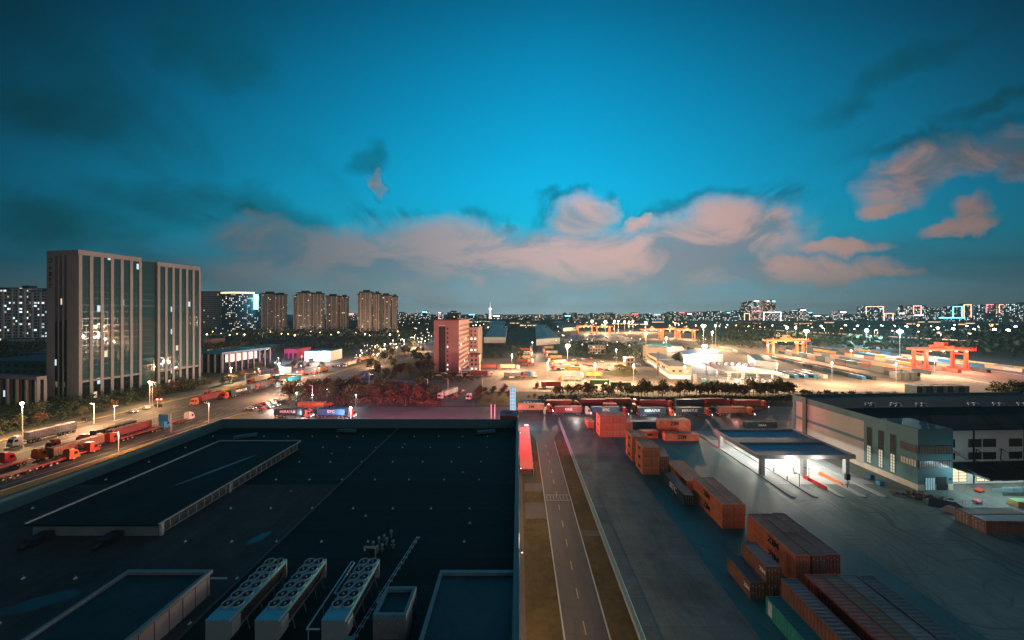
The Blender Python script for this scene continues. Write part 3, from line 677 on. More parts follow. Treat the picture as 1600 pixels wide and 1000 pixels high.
row(44.8, 1, 41.2, 2, RED, 'reddish long container at bottom edge, leftmost of four', L=12.19, top=mat('roof_dusty_red', (.3, .11, .1), .65, scale=.7), grp=DG)
row(47.35, 1, 41.2, 2, BRN, 'brownish long container at bottom edge, second of four', L=12.19, top=mat('roof_dusty_brown', (.2, .14, .1), .65, scale=.7), grp=DG)
row(49.9, 1, 41.2, 2, GRY, 'grey long container at bottom edge, third of four', L=12.19, grp=DG)
row(52.75, 1, 41.0, 2, GRY, 'grey long container at bottom edge, rightmost of four', L=12.19, top=mat('roof_slate', (.1, .13, .15), .6, scale=.7), grp=DG)
for k, (xv, m_, w_) in enumerate(((44.8, RED, 'leftmost'), (47.35, BRN, 'second'), (49.9, GRY, 'third'), (52.75, GRY, 'rightmost'))):
    pass
row(40.4, 1, 40.3, 2, BRN, 'brown-sided long container with dark top beside green one', L=12.19, top=mat('roof_dark_blue', (.07, .09, .12), .5, scale=.7), grp=DG)
container(38.0 + 1.22, 40.2, .02, 0, TEA, 'sea-green long container with white end panel, bottom edge', None, 12.19, top=mat('roof_teal', (.015, .17, .2), .5, scale=.6))
tx = MB().box(-1.235, 10.9, .25, -1.222, 11.7, 2.3).build('label_panel', mat('panel_pale', (.62, .7, .68), .6), bpy.data.objects['shipping_container'] if False else [o_ for o_ in COL.objects if o_.get('label', '').startswith('sea-green')][0])
row(37.4, 1, 55.0, 1, BRN, 'short dark brown container lowest beside the fence yard', top=mat('roof_dark_blue', (.07, .09, .12)), txt='ZIM', tsize=.8, tm=M_let, tpos=.15)
row(39.95, 1, 54.9, 2, BRN, 'short brown dark-topped container behind the green one', top=mat('roof_dark_blue', (.07, .09, .12)), txt='ZIM', tsize=.8, tm=M_let, tpos=.15)
container(40.9, 81.5, .02, 0, DKB, 'dark blue long container with large white letters on side', None, 12.19, txt='SITC', tm=M_let, tsize=2.0)
E = R(-90)   # long side to the camera
def side(x, y, z, m, label, L=12.19, txt=None, tm=None, ts=1.7, g_=None, top=None, rz=0.0, near=False):
    r = container(x, y + CW / 2, z, E + rz, m, label, g_, L, top=top, near=near)
    if txt: text(txt, ts, tm or M_blk, r, (CW / 2 + .012, L * .5, CH * .5), (R(90), 0, R(90)), bold=.04)
    return r
side(44.2, 137.0, .02, BLU, 'dark blue container lying across behind the small lettered box', top=mat('roof_pale_blue', (.2, .27, .3), .6))
side(58.0, 140.5, .02, DKB, 'dark container lying across behind the twin lettered orange boxes')
side(45.4, 125.8, .02, ORG, 'small orange lettered container right of the big far stack', 6.06, 'ZIM', ts=1.1)
side(53.0, 123.2, .02, ORG, 'orange lettered container lying across, nearest of the crosswise three', 12.19, 'ZIM', ts=1.9)
side(53.6, 130.3, .02, ORG, 'orange container under another, behind the crosswise lettered box', 12.19)
side(53.6, 130.3, .03 + CH, ORG, 'orange lettered container resting on another, behind the crosswise one', 12.19, 'ZIM', ts=1.9)
side(91.5, 136.5, .02, DKB, 'dark container with round white marks left of gate building', 12.19, 'OAAA', M_let, 1.1)
side(97.7, 71.3, .02, BRN, 'nearer of two brown containers by the office, lower right', 12.19, top=mat('roof_pale_grey', (.3, .31, .3), .35, scale=.5), near=True)
side(97.7, 73.9, .02, BRN, 'farther of two brown containers by the office, lower right', 12.19, top=mat('roof_peach', (.42, .3, .24), .6, scale=.5), near=True)
side(110.1, 71.4, .02, BRN, 'brown container end to end with nearer one, right edge', 12.19, near=True)

# ------------------------------------------------------------------ fence on the edge of the container yard
fe = thing('mesh_fence', 'long pale mesh fence between verge and container yard', 'fence', (17.15, 78, .16))
mf = bpy.data.materials.new('wire_mesh'); mf.use_nodes = True; MATS['wire_mesh'] = mf; h = G(mf.node_tree)
b_ = mf.node_tree.nodes['Principled BSDF']; b_.inputs['Base Color'].default_value = (.35, .6, .65, 1); b_.inputs['Roughness'].default_value = .5
tcn = h.node('ShaderNodeTexCoord'); s3 = h.node('ShaderNodeSeparateXYZ'); h.put(s3.inputs[0], tcn.outputs['Object'])
ga = h.m('LESS_THAN', h.m('FRACT', h.m('MULTIPLY', s3.outputs[1], 5.0)), .16); gb = h.m('LESS_THAN', h.m('FRACT', h.m('MULTIPLY', s3.outputs[2], 5.0)), .16)
h.put(b_.inputs['Alpha'], h.m('MAXIMUM', ga, gb))
MB().box(-.01, -66, .1, .01, 66, 1.9).build('mesh_panel', mf, fe)
pm2 = MB().box(-.04, -.04, 0, .04, .04, 2.0).mesh('post', M_steel)
for k in range(45): link('post', pm2, fe, (.06, -66 + k * 3, 0))
MB().box(-.04, -66, 1.9, .04, 66, 1.98).build('top_rail', mat('rail_cyan', (.3, .75, .8), .5), fe)

# ------------------------------------------------------------------ gate with the flat canopy
M_gfas = mat('gate_fascia', (.3, .31, .32), .6, scale=.4); M_gro = mat('gate_roof_blue', (.04, .24, .36), .5, scale=.3, var=.35)
M_ceil = mat('gate_ceiling', (.5, .5, .5), .7)
ga_ = thing('gate_canopy', 'flat blue-roofed gate canopy on square columns, brightly lit beneath', 'gate canopy', (81.6, 107.4, 0))
MB().box(-13.3, -10.7, 5.2, 13.3, 10.7, 5.5, 0).build('roof', [M_gro], ga_)
MB().box(-13.8, -11, 4.9, -13.3, 11, 6.0).box(13.3, -11, 4.9, 13.8, 11, 6.0).box(-13.29, -11, 4.9, 13.29, -10.7, 6.0).box(-13.29, 10.7, 4.9, 13.29, 11, 6.0).build('fascia', M_gfas, ga_)
MB().box(-13.29, -1.2, 5.5, 13.29, 1.6, 5.9).build('roof_beam', mat('gate_beam', (.16, .19, .21), .6), ga_)
for xx in (-12.2, -.3, 11.8):
    for yy_ in (-10.2, 9.6): MB().box(xx - .55, yy_ - .45, 0, xx + .55, yy_ + .55, 4.9).build('column', M_gfas, ga_)
mi = MB().box(-1.0, -.12, 0, 1.0, .12, .08).mesh('ceiling_light', emis('gate_light', (1, .97, .9), 14))
for xx in (-8, -3, 3, 8):
    for yy_ in (-7, 0, 7): link('ceiling_light', mi, ga_, (xx, yy_, 5.08))
for (xx, yy_, pw) in ((-4.5, -12.4, 3000), (3, -12.6, 2600), (-8, -4, 5200), (-1, -3, 8500), (5, -5, 6500), (8, 4, 5000), (-4, 5, 5000), (-9, 7, 3000)): lamp((81.6 + xx, 107.4 + yy_, 4.5), pw * .32, (1, .9, .76), .6)
# rounded lane islands
def island():
    b = MB(); pts = [(-.75, 45), (-.75, .8)] + [(-.75 + .75 * (1 - math.cos(t)), .8 - .8 * math.sin(t)) for t in (.4, .8, 1.2, 1.57)] + [(.75 - .75 * (1 - math.cos(t)), .8 - .8 * math.sin(t)) for t in (1.2, .8, .4)] + [(.75, .8), (.75, 45)]
    return tag(b.prism(pts[::-1], 0, .2).build('lane_island', M_kerb), None, 'traffic island')
ip = Pool(island())
for k, (px, w_) in enumerate(((1241, 'leftmost'), (1275, 'second from left'), (1316, 'middle'), (1350, 'fourth from left'), (1382, 'rightmost'))):
    ip.put(((px - 810) * 46 / 287, 85.2, .02), 0, 'round-nosed concrete lane island at the gate, %s of five' % w_, 'lane islands under the gate canopy')
def pole_cam():
    r = thing('camera_pole', None, 'camera pole', (0, 0, 0))
    MB().bar((0, 0, 0), (0, 0, 3.6), .07).build('pole', M_dark, r)
    MB().bar((0, 0, 3.5), (-.9, .3, 3.7), .05).build('arm', M_dark, r)
    MB().box(-1.2, .1, 3.6, -.8, .4, 3.85).build('camera', M_dark, r); return r
cpp = Pool(pole_cam())
for k, (px, py) in enumerate(((1249, 762), (1264, 752))): x_, y_ = gp(px, py); cpp.put((x_, y_, .02), .2 * k, ['dark camera pole on the left lane island of gate', 'dark camera pole inside the bright lane of gate'][k], 'camera poles at the gate')
bp = Pool(tag(MB().bar((0, 0, 0), (0, 0, 1.2), .16, 0, 8).bar((0, 0, 1.0), (0, 0, 1.1), .17, 1, 8).build('bollard', [mat('bollard_orange', (.75, .25, .03), .5), M_wpaint]), None, 'bollard'))
for k, (px, py) in enumerate(((1230, 752), (1262, 751), (1209, 738), (1240, 737))): x_, y_ = gp(px, py); bp.put((x_, y_, .2), 0, 'orange bollard on gate island, %s of four counted from the canopy post' % ['nearest left', 'nearest right', 'farther left', 'farther right'][k], 'orange bollards at the gate')
def barrier(m, n_, lab, x, y):
    r = thing('water_barrier', lab, 'barrier', (x, y, .02), R(4), 'plastic barriers at the gate')
    for k in range(5): MB().box(-.25, k * 1.35, 0, .25, k * 1.35 + 1.25, .35).box(-.12, k * 1.35 + .02, .35, .12, k * 1.35 + 1.23, .9).build('segment', m, r)
    return r
barrier(mat('plastic_red', (.7, .04, .04), .4), 0, 'row of red plastic barriers right of lit lane', *gp(1292, 766))
barrier(mat('plastic_orange', (.75, .22, .05), .4), 0, 'row of orange plastic barriers on the next island', *gp(1317, 760))
sc_ = thing('lane_screen', 'dark display box on pole right of gate column', 'display', (*gp(1324, 764), .02))
MB().bar((0, 0, 0), (0, 0, 2.4), .08).build('pole', M_dark, sc_); MB().box(-.55, -.3, 2.4, .55, .3, 3.9).build('screen_box', M_dark, sc_)
MB().box(-.3, -.2, 1.4, .3, .2, 2.0).build('card_reader', M_steel, sc_)
for k, (px, py) in enumerate(((1362, 748), (1377, 758))):
    x_, y_ = gp(px, py); tag(MB().box(-.7, -.5, .15, .7, .5, 1.1).box(-.75, -.55, 1.1, .75, .55, 1.2).bar((-.5, -.5, .12), (-.5, .5, .12), .12, 1).bar((.5, -.5, .12), (.5, .5, .12), .12, 1).build('waste_bin', [mat('bin_blue', (.03, .18, .3), .5), M_black], None, (x_ - .3, y_, .02), .1), ['larger blue wheeled bin by the green office wall', 'smaller blue wheeled bin beside office wall, nearer'][k], 'bin', 'blue bins by the office')
bo = thing('toll_booth', 'pale toll booth on the island under gate canopy', 'booth', (76.4, 112, .22))
MB().box(-.7, -1.4, 0, .7, 1.4, 1.0).build('base', M_wpaint, bo); MB().box(-.68, -1.38, 1.0, .68, 1.38, 2.1).build('window', mat('booth_glass', (.1, .14, .15), .2), bo); MB().box(-.85, -1.6, 2.1, .85, 1.6, 2.3).build('roof', M_gfas, bo)
struct('gate_lane_slab', MB().face([(x, y, .028) for x, y in rect(67.6, 92, 96, 124)]), mat('lane_concrete', (.4, .41, .41), .7, world=True, scale=.3, stain=.3))

# ------------------------------------------------------------------ right-hand warehouse with its green office corner
M_pk = mat('cladding_pinkgrey', (.42, .37, .34), .7, var=.12, scale=.15); M_gn = mat('cladding_green', (.075, .19, .205), .7, joints=(300, 4.8, .05, .4), var=.12, scale=.2)
M_wall2 = mat('cladding_white', (.72, .72, .68), .7, var=.1, scale=.2); M_gl = mat('office_glass', (.05, .06, .06), .15, var=.2, scale=1)
oz = thing('distribution_building', 'long dark-roofed distribution building with green office corner, right edge', 'building', (103.7, 88.5, 0), R(2.5))
HT = 15.9
# grey-white long wall, facing left
MB().box(.25, 9.5, 0, 90, 38.5, HT - .5).build('wall', M_pk, oz)
MB().box(.1, 13.31, 7.6, .249, 38.5, 8.5).box(.1, 13.31, HT - 2.0, .249, 38.5, HT - .5).box(.05, 37.5, 0, .249, 38.5, 13.9).build('green_band', M_gn, oz)
MB().box(.3, 0.3, HT - .49, 90, 38.5, HT - .3).build('roof', mat('slate_roof', (.009, .017, .022), .85, var=.35, scale=.2, stretch=(.4, 2, 1), spec=.15, joints=(40, 2, .1, .5)), oz)
MB().box(0, 9.4, HT - .48, .29, 38.7, HT).box(.3, 38.4, HT - .29, 90, 38.7, HT).build('parapet', M_gn, oz)
MB().box(.31, 20.6, HT - .29, 90, 20.9, HT + .05).build('roof_joint', mat('joint_tan', (.16, .14, .13), .6), oz)
MB().box(.31, 20.91, HT - .3, 90, 38.39, HT - .2).build('roof', mat('brown_roof', (.035, .028, .026), .8, var=.3, scale=.2), oz)
for k, px in enumerate((1350, 1389, 1428, 1508, 1547, 1585)):
    dzv = H - HT; yv = dzv * F / (631 - CY); xv = (px - CX) / F * yv
    v_ = thing('roof_fan', 'round-hooded fan pair on the dark roof, %s from left of six' % ordw(k + 1), 'roof fan', (xv, yv - 2, HT - .1), R(2.5), 'roof fans along the far bay')
    hd = MB().bar((0, 0, 0), (0, 0, .6), .5, 0, 10).ball((0, 0, .7), .75, 0, 10, 4, .5).mesh('hood', M_steel)
    link('hood', hd, v_, (-1.0, 0, 0)); link('hood', hd, v_, (1.0, 0, 0)); MB().box(-1.9, -.8, -.12, 1.9, .8, .02).build('kerb', M_dark, v_)
# office: left face with three tall glazed slots and ribbon windows
MB().box(0, 0, 1.6, 9.6, 9.38, HT).build('office_wall', M_gn, oz)
MB().box(.35, .35, HT, 9.3, 9.2, HT + .03).build('office_roof', M_dark, oz)
MB().box(-.05, -.05, 0, 6.0, 9.38, 1.6).box(8.2, -.05, 0, 9.65, .3, 1.6).build('plinth', mat('plinth_cream', (.55, .48, .38), .7, scale=.5), oz)
MB().box(9.62, 3, 0, 88, 9.4, HT - .4).build('bay_wall', M_wall2, oz)
MB().box(9.63, 2.8, HT - 1.5, 88, 2.99, HT - .35).build('cornice', mat('cornice_green', (.12, .26, .26), .6), oz)
wl = mat('slot_lit', (.3, .28, .2), .4, em=(1, .9, .65), es=.45, scale=2)
def window(parent, x0, y0, z0, x1, y1, z1, glass, nv=0, nh=0, name='window', ax='x'):
    """glazed opening standing a little proud, with bars"""
    w = MB().box(x0, y0, z0, x1, y1, z1).build(name, glass, parent); b = MB()
    e = .05
    if ax == 'x':     # on a wall facing -x
        xx0, xx1 = x0 - e, x0 - .004
        for k in range(nv + 1): q = y0 + (y1 - y0) * k / max(nv, 1); b.box(xx0, q - .05, z0 - .05, xx1, q + .05, z1 + .05)
        for k in range(nh + 1): q = z0 + (z1 - z0) * k / max(nh, 1); b.box(xx0 - .01, y0 - .05, q - .05, xx1, y1 + .05, q + .05)
    else:
        yy0, yy1 = y0 - e, y0 - .004
        for k in range(nv + 1): q = x0 + (x1 - x0) * k / max(nv, 1); b.box(q - .05, yy0, z0 - .05, q + .05, yy1, z1 + .05)
        for k in range(nh + 1): q = z0 + (z1 - z0) * k / max(nh, 1); b.box(x0 - .05, yy0 - .01, q - .05, x1 + .05, yy1, q + .05)
    b.build('frame', M_dark, w); return w
for yv in (2.2, 5.0, 7.6):
    pass
# the slots stand on the long left face nearer the corner
MB().box(-.02, 9.381, 0, .24, 13.3, HT - .01).build('green_wall', M_gn, oz)
for yv in (5.2, 8.2, 11.3):
    window(oz, -.08, yv, 2.2, -.021, yv + 1.1, 7.2, wl, 2, 6); window(oz, -.08, yv, 7.3, -.021, yv + 1.1, 12.6, M_gl, 2, 5)
MB().box(-.1, 9.39, 0, -.025, 13.3, 1.6).box(.0, 13.31, 0, .249, 38.5, 1.2).build('plinth', MATS['plinth_cream'], oz)
window(oz, -.05, .3, 9.6, -.001, 3.9, 11.6, mat('ribbon_dim', (.07, .065, .06), .2, em=(1, .85, .6), es=.02), 6, 1)
window(oz, -.05, .3, 5.9, -.001, 3.9, 7.7, mat('ribbon_lit', (.2, .18, .12), .3, em=(1, .85, .55), es=.14, scale=1), 6, 1)
window(oz, .3, -.05, 9.6, 9.2, -.001, 11.6, MATS['ribbon_dim'], 12, 1, ax='y')
window(oz, .3, -.05, 5.9, 9.2, -.001, 7.7, mat('ribbon_mauve', (.16, .13, .12), .3, em=(1, .8, .6), es=.04), 14, 1, ax='y')
window(oz, 1.9, -.05, .1, 4.6, -.001, 3.4, mat('door_glass', (.2, .4, .42), .2, em=(.5, .9, 1), es=.3), 4, 1, name='door', ax='y')
MB().box(4.9, -.06, .05, 7.8, -.002, 3.5).build('doorway', mat('doorway_dark', (.01, .012, .014), .8), oz)
MB().bar((8.9, -.12, 2.9), (8.9, 0, 2.9), .3, 0, 10).build('wall_lamp', M_dark, oz)
for k in range(9):
    x0 = 10.6 + k * 5.9 + (1.7 if k % 2 else 0)
    window(oz, x0, 2.95, 9.9, x0 + 3.6, 2.999, 12.0, M_gl, 6, 1, ax='y'); window(oz, x0, 2.95, 6.6, x0 + 3.6, 2.999, 8.4, M_gl, 6, 1, ax='y')
mb = MB()
for k in range(9):
    c_ = 13.2 + k * 7.2
    mb.bar((c_, 2.9, 9.3), (c_ - 2.6, 1.4, 7.0), .09).bar((c_, 2.9, 9.3), (c_ + 2.6, 1.4, 7.0), .09).bar((c_ - 2.6, 1.4, 7.0), (c_ - 3.6, -4.5, 6.3), .09)
mb.build('tie_rod', M_dark, oz)
for xx in (19.5, 34.2): MB().box(xx, 2.86, 0, xx + .35, 2.99, HT - 1.5).build('downpipe', M_dark, oz)
MB().box(9.9, -6.6, 5.6, 88, 2.85, 6.0).build('dock_canopy', mat('canopy_dark', (.02, .022, .025), .6), oz)
MB().box(.32, 35.0, HT + .01, .6, 36.2, HT + .05).build('roof_mark', M_dark, oz)
MB().box(-.3, 32.6, 2, -.01, 34.0, HT + .2).build('flue_duct', mat('duct_brown', (.08, .07, .06), .6), oz)
mb = MB()
for k in range(10): window(oz, 13 + k * 7.4, 2.93, .6, 17.6 + k * 7.4, 2.999, 4.6, mat('dock_lit', (.5, .4, .25), .5, em=(1, .8, .5), es=.9, scale=.5), 2, 5, name='dock_door', ax='y')
for xx in (12, 20, 30, 42, 55): lamp((103.7 + xx, 86, 5.0), 900, (.7, .95, 1), .4)
lamp((112, 84.5, 6), 500, (.5, .9, 1), .3)
# rubble heap, sheeted mound and railing in front of the office corner
rb_ = random.Random(4); b_ = MB()
for k in range(90):
    q = (rb_.gauss(0, 2.6), rb_.gauss(0, 1.0)); z_ = max(0, .9 - abs(q[0]) * .2) * rb_.random(); e_ = rb_.uniform(.1, .45)
    b_.box(-e_, -e_ * .5, -e_ * .3, e_, e_ * .5, e_ * .3, T=Matrix.Translation((q[0], q[1], z_ + .15)) @ Matrix.Rotation(rb_.uniform(0, 6), 4, 'Z') @ Matrix.Rotation(rb_.uniform(-.6, .6), 4, 'X'))
o_ = tag(b_.build('rubble_heap', mat('rubble_brown', (.16, .1, .08), .9, scale=2), None, (*gp(1437, 777), .05), -.35), 'low brown rubble heap before the green office corner', 'rubble'); o_['kind'] = 'stuff'
md = MB(); mp_ = [(-3.6, -1.6, 0), (3.6, -1.6, 0), (3.6, 1.6, 0), (-3.6, 1.6, 0), (-2.4, 0, 1.2), (2.6, .1, 1.0)]; md.v = mp_; md.f = [(0, 1, 5, 4), (1, 2, 5), (2, 3, 4, 5), (3, 0, 4), (3, 2, 1, 0)]; md.mi = [0] * 5
tag(md.build('sheeted_mound', mat('tarpaulin_dark', (.045, .04, .04), .6, scale=1.5), None, (*gp(1472, 789), .03), -.3), 'dark sheeted mound between rubble and brown containers', 'mound')
tag(MB().box(-1.6, -1.6, 0, 1.6, 1.6, .9, taper=.5).build('sand_pile', mat('sand_tan', (.36, .24, .18), .9, scale=1), None, (*gp(1488, 799), .03), .4), 'small tan sand pile left of the brown containers', 'sand pile')
rl_ = thing('guard_railing', 'thin pale railing before the dock apron', 'railing', (*gp(1483, 789), .03))
for k in range(12): MB().bar((k * .8, 0, 0), (k * .8, 0, 1.1), .03).build('post', M_steel, rl_)
MB().bar((0, 0, 1.1), (8.8, 0, 1.1), .035).bar((0, 0, .6), (8.8, 0, .6), .03).build('rail', M_steel, rl_)
# things on the dock apron
for k, (px, py, m_, l_) in enumerate(((1571, 770, 'plastic_red', 'red pallet cover lying beside the dock, farther one'), (1527, 785, 'plastic_red', 'reddish handcart left standing on the lit dock apron'))):
    x_, y_ = gp(px, py) if k else gp(1530, 768)
    hc = thing('pallet_truck', l_, 'pallet truck', (x_, y_, .02), .4); MB().box(-1.2, -.6, .25, 1.2, .6, .6).build('load', MATS[m_], hc)
    for q in (-1, 1): MB().bar((q, -.5, .15), (q, .5, .15), .13).build('wheel', M_black, hc)
rk = thing('goods_rack', 'slanted blue railing ramp at the far right dock', 'ramp railing', (*gp(1585, 775), 0))
MB().box(-3, 0, 0, 14, .1, 1.0).box(-3, 1.8, 0, 14, 1.9, 1.0).build('ramp_wall', mat('ramp_wall', (.25, .36, .38), .6), rk)
for k in range(8): MB().bar((-2.8 + k * 2.3, .05, 1.0), (-2.8 + k * 2.3, .05, 2.2), .04).build('post', MATS['rail_cyan'], rk)
MB().bar((-3, .05, 2.2), (14, .05, 2.2), .05).build('top_rail', MATS['rail_cyan'], rk)
fb = thing('fruit_crate', 'long crate striped yellow and green at the right edge', 'crate', (*gp(1592, 789), .02))
MB().box(-1.6, -1, 0, 3, 1, .8, 0).build('base', mat('crate_orange', (.7, .3, .1), .6), fb); MB().box(-1.5, -.9, .8, 3, .9, 1.2).build('cover', mat('crate_green', (.3, .6, .2), .6), fb)
# ------------------------------------------------------------------ lamps
def head_mat(c): return emis('lamp_glow_%d_%d' % (c[1] * 100, c[2] * 100), c, 45)
def mast(px, py_lamp, py_base, label, col=PEACH, power=60000, r=.9, heads=1, light=True, loc=None, hgt_=None, group='tall masts lighting the freight yard', cat='light mast', name='light_mast', pr=.16, ground=0.0):
    if loc is None:
        x, y = gp(px, py_base); z = H - (py_lamp - CY) * y / F
    else: x, y = loc; z = hgt_
    t = thing(name, label, cat, (x, y, ground), 0, group)
    MB().bar((0, 0, 0), (0, 0, z + .4), pr, 0, 8, pr * .55).build('pole', M_wpaint, t)
    for k in range(heads):
        off = (k - (heads - 1) / 2) * r * 1.6
        MB().ball((off, -.1, z), r, 0, 8, 6).build('lamp_head', head_mat(col), t)
    MB().box(-r * heads * .55, -.12, z + r * .9, r * heads * .55, .12, z + r * .9 + .12).build('cross_arm', M_dark, t)
    if light: lamp((x, y - .2, z - r - .5), power * 1.9, col, .5)
    return t
mast(887, 540, 572, 'brightest peach mast in the middle of the truck park', power=120000, r=1.1, heads=2)
mast(1101, 541, 570, 'brilliant white-hot mast beside the wide toll canopy', power=55000, r=1.2, heads=2, col=WHITE)
mast(1099, 509, 545, 'mast rising directly behind the toll canopy mast', power=150000, r=1.5, heads=2)
mast(1118, 508, 540, 'smaller mast just right behind the toll canopy masts', power=90000, r=1.1)
mast(1113, 519, 546, 'low peach mast between the two toll canopy masts', power=60000, r=1.1)
mast(1260, 517, 556, 'peach mast beside the left yellow gantry crane', power=160000, r=1.3, heads=2)
mast(1230, 512, 535, 'distant mast left of the gantry crane mast', power=120000, r=1.6)
mast(1243, 512, 533, 'faint distant mast between two brighter crane masts', power=60000, r=1.1)
mast(1406, 518, 560, 'cold cyan mast left of the big red crane', power=170000, r=1.4, heads=2, col=(.75, .95, 1))
mast(1354, 516, 542, 'distant cyan mast left of the cold mast', power=120000, r=1.9, col=(.6, .92, 1))
mast(1161, 571, 591, 'pale mast over the right half of toll canopy', power=30000, r=.55, col=WHITE)
mast(1009, 522, 552, 'peach mast over the distant parked car lots', power=80000, r=1.1)
mast(1041, 528, 556, 'pale mast behind the low customs building', power=60000, r=.9)
for k, (px, py, pb, rr) in enumerate(((925, 502, 519, 2.2), (946, 503, 520, 3.0), (960, 502, 520, 1.8), (966, 502, 519, 1.6), (976, 503, 520, 2.0), (983, 503, 520, 1.6), (989, 502, 520, 1.8), (1009, 504, 519, 2.2), (1055, 505, 519, 1.3))):
    mast(px, py, pb, 'far peach mast on the horizon, %s from the left of nine' % ordw(k + 1), power=260000, r=rr, group='far masts on the horizon', pr=.4, light=k in (0, 1, 4, 7))
for k, (px, py, pb) in enumerate(((1465, 513, 523), (1489, 514, 524), (1522, 515, 525), (1554, 515, 526))):
    mast(px, py, pb, 'white road mast on the dark right horizon, %s of four' % ordw(k + 1), power=120000, r=2.3, col=WHITE, group='white masts on the right horizon', pr=.4, light=k % 2 == 0)
mast(1575, 516, 526, 'white double lamp beside the fourth right horizon mast', power=100, r=1.8, col=WHITE, heads=2, light=False, pr=.4)
for k, (px, py, pb, c_, pw) in enumerate(((35, 630, 683, (1, .6, .25), 26000), (234, 597, 634, (1, .62, .27), 26000), (361, 575, 598, (1, .64, .32), 30000), (436, 568, 592, WHITE, 26000))):
    mast(px, py, pb, ['street lamp at far left before the white annex', 'street lamp before the twin office towers', 'street lamp before the columned low building', 'white street lamp beside the small billboard'][k], col=c_, power=pw * .5, r=.48, group='big street lamps on the left verge', cat='street lamp', name='street_lamp', pr=.16)
mast(0, 0, 0, 'white lamp just behind the far parapet', col=WHITE, power=9000, r=.42, loc=((548 - CX) / F * 125, 125), hgt_=46 - 147 * 125 / F, cat='street lamp', name='street_lamp', group=None, pr=.12)

# small double-arm road poles without glow
def road_pole():
    r = thing('road_pole', None, 'pole'); MB().bar((0, 0, 0), (0, 0, 8), .13).build('pole', M_wpaint, r); MB().bar((0, 0, 7.8), (-1.8, 0, 8.1), .07).build('arm', M_wpaint, r); return r
rpp = Pool(road_pole())
RPL = ['on the near verge strip by the parapet, leftmost', 'on the near verge further along, beside the parapet corner', 'on the far verge beside blue container truck', 'standing behind the dark trees at left', 'beside the small teal street light', 'in the grove below the orange lettered box', 'at the slip road fork, left side', 'at the slip road fork, right side', 'in the middle of the fork trees', 'on the grass island, nearer the pylon']
for k, (px, pb, pt) in enumerate(((185, 705, 676), (326, 661, 630), (179, 655, 634), (147, 662, 631), (488, 634, 602), (601, 610, 592), (668, 620, 592), (754, 616, 590), (700, 612, 592), (778, 618, 596))):
    x, y = gp(px, pb); hh = (pb - pt) * y / F; o_ = rpp.put((x, y, .03), R(180) if k in (2,) else 0, 'pale bare road pole ' + RPL[k], 'pale road poles'); o_.scale = (1, 1, hh / 8)
    if k < 2: lamp((x + 1, y, hh + .3), 5200, (1, .58, .2), .3)
    if k in (2, 3): lamp((x, y - 1, hh + .3), 3500, (1, .6, .3), .3)
# blue road sign, traffic lights, gantry
def road_sign(px, pb, w, hh, lab, top, m='sign_blue'):
    x, y = gp(px, pb); t = thing('road_sign', lab, 'road sign', (x, y, .03)); z = top
    MB().bar((0, 0, 0), (0, 0, z + .3), .14).build('post', M_steel, t)
    MB().bar((0, 0, z), (-w, 0, z), .07).bar((0, 0, z - hh), (-w, 0, z - hh), .07).build('arm', M_steel, t)
    MB().box(-w, -.16, z - hh, -w * .2, -.08, z).build('panel', mat('sign_blue', (.02, .16, .42), .5), t)
road_sign(267, 675, 4.6, 2.7, 'blue direction sign on a pole over the queueing lanes', 6.8)
road_sign(577, 606, 3.0, 3.6, 'blue direction sign at the junction beside parked cars', 9.5)
tg = thing('traffic_gantry', 'pale gantry frame with red signals over the truck queue', 'traffic signal', (*gp(383, 598), .03))
MB().bar((0, 0, 0), (0, 0, 6.2), .13).bar((8.5, 2, 0), (8.5, 2, 7.6), .13).bar((0, 0, 6.1), (8.5, 2, 6.3), .1).build('frame', M_wpaint, tg)
for q in (5.2, 8.4): MB().ball((q, 1.6, 7.4 if q > 6 else 6.9), .38).build('signal', emis('signal_red', (1, .06, .05), 14), tg)
ts = thing('traffic_signal', 'pair of glowing red signals on a post beside road lamp', 'traffic signal', (*gp(246, 640), .03))
MB().bar((0, 0, 0), (0, 0, 5), .1).bar((0, 0, 4.6), (2.0, .3, 4.6), .07).build('post', M_wpaint, ts)
for q in (0, 1.9): MB().ball((q, -.1, 4.9), .38).build('signal', MATS['signal_red'], ts)
lamp((*gp(248, 637), 5), 350, (1, .1, .05), .2)
rs = thing('traffic_signal', 'red signal on mast near the left tower corner', 'traffic signal', (*gp(236, 632), .03))
MB().bar((.6, 0, 0), (.6, 0, 11.2), .08).build('post', M_steel, rs); MB().ball((.6, 0, 11.3), .5, 0, 6, 4).build('signal', emis('signal_dim', (1, .05, .08), 3), rs)
# viaduct on the right with its curved lamps
vd = thing('viaduct', 'long lit elevated road crossing the dark belt at right', 'viaduct', (0, 0, 0))
va, vb = Vector((555, 790, 9)), Vector((610, 455, 8.5)); vv = (vb - va).normalized(); vn = Vector((vv.y, -vv.x, 0))
b_ = MB()
for k in range(2):
    pass
b_.face([va + vn * 5, vb + vn * 5, vb - vn * 5, va - vn * 5][::-1]); b_.face([va + vn * 5 - Vector((0, 0, 1.6)), vb + vn * 5 - Vector((0, 0, 1.6)), vb + vn * 5, va + vn * 5]); b_.face([va - vn * 5, vb - vn * 5, vb - vn * 5 - Vector((0, 0, 1.6)), va - vn * 5 - Vector((0, 0, 1.6))])
b_.face([vb + vn * 5, vb - vn * 5, vb - vn * 5 - Vector((0, 0, 1.6)), vb + vn * 5 - Vector((0, 0, 1.6))])
b_.build('deck', M_conc, vd)
for sgn in (-5, 4.7):
    b_ = MB(); b_.bar(va + vn * sgn + Vector((0, 0, .6)), vb + vn * sgn + Vector((0, 0, .6)), .35, 0, 4); b_.build('rail_light', emis('viaduct_glow', (1, .5, .38), .9), vd)
pm3 = MB().box(-2, -.8, 0, 2, .8, 7.4).mesh('pier', M_conc)
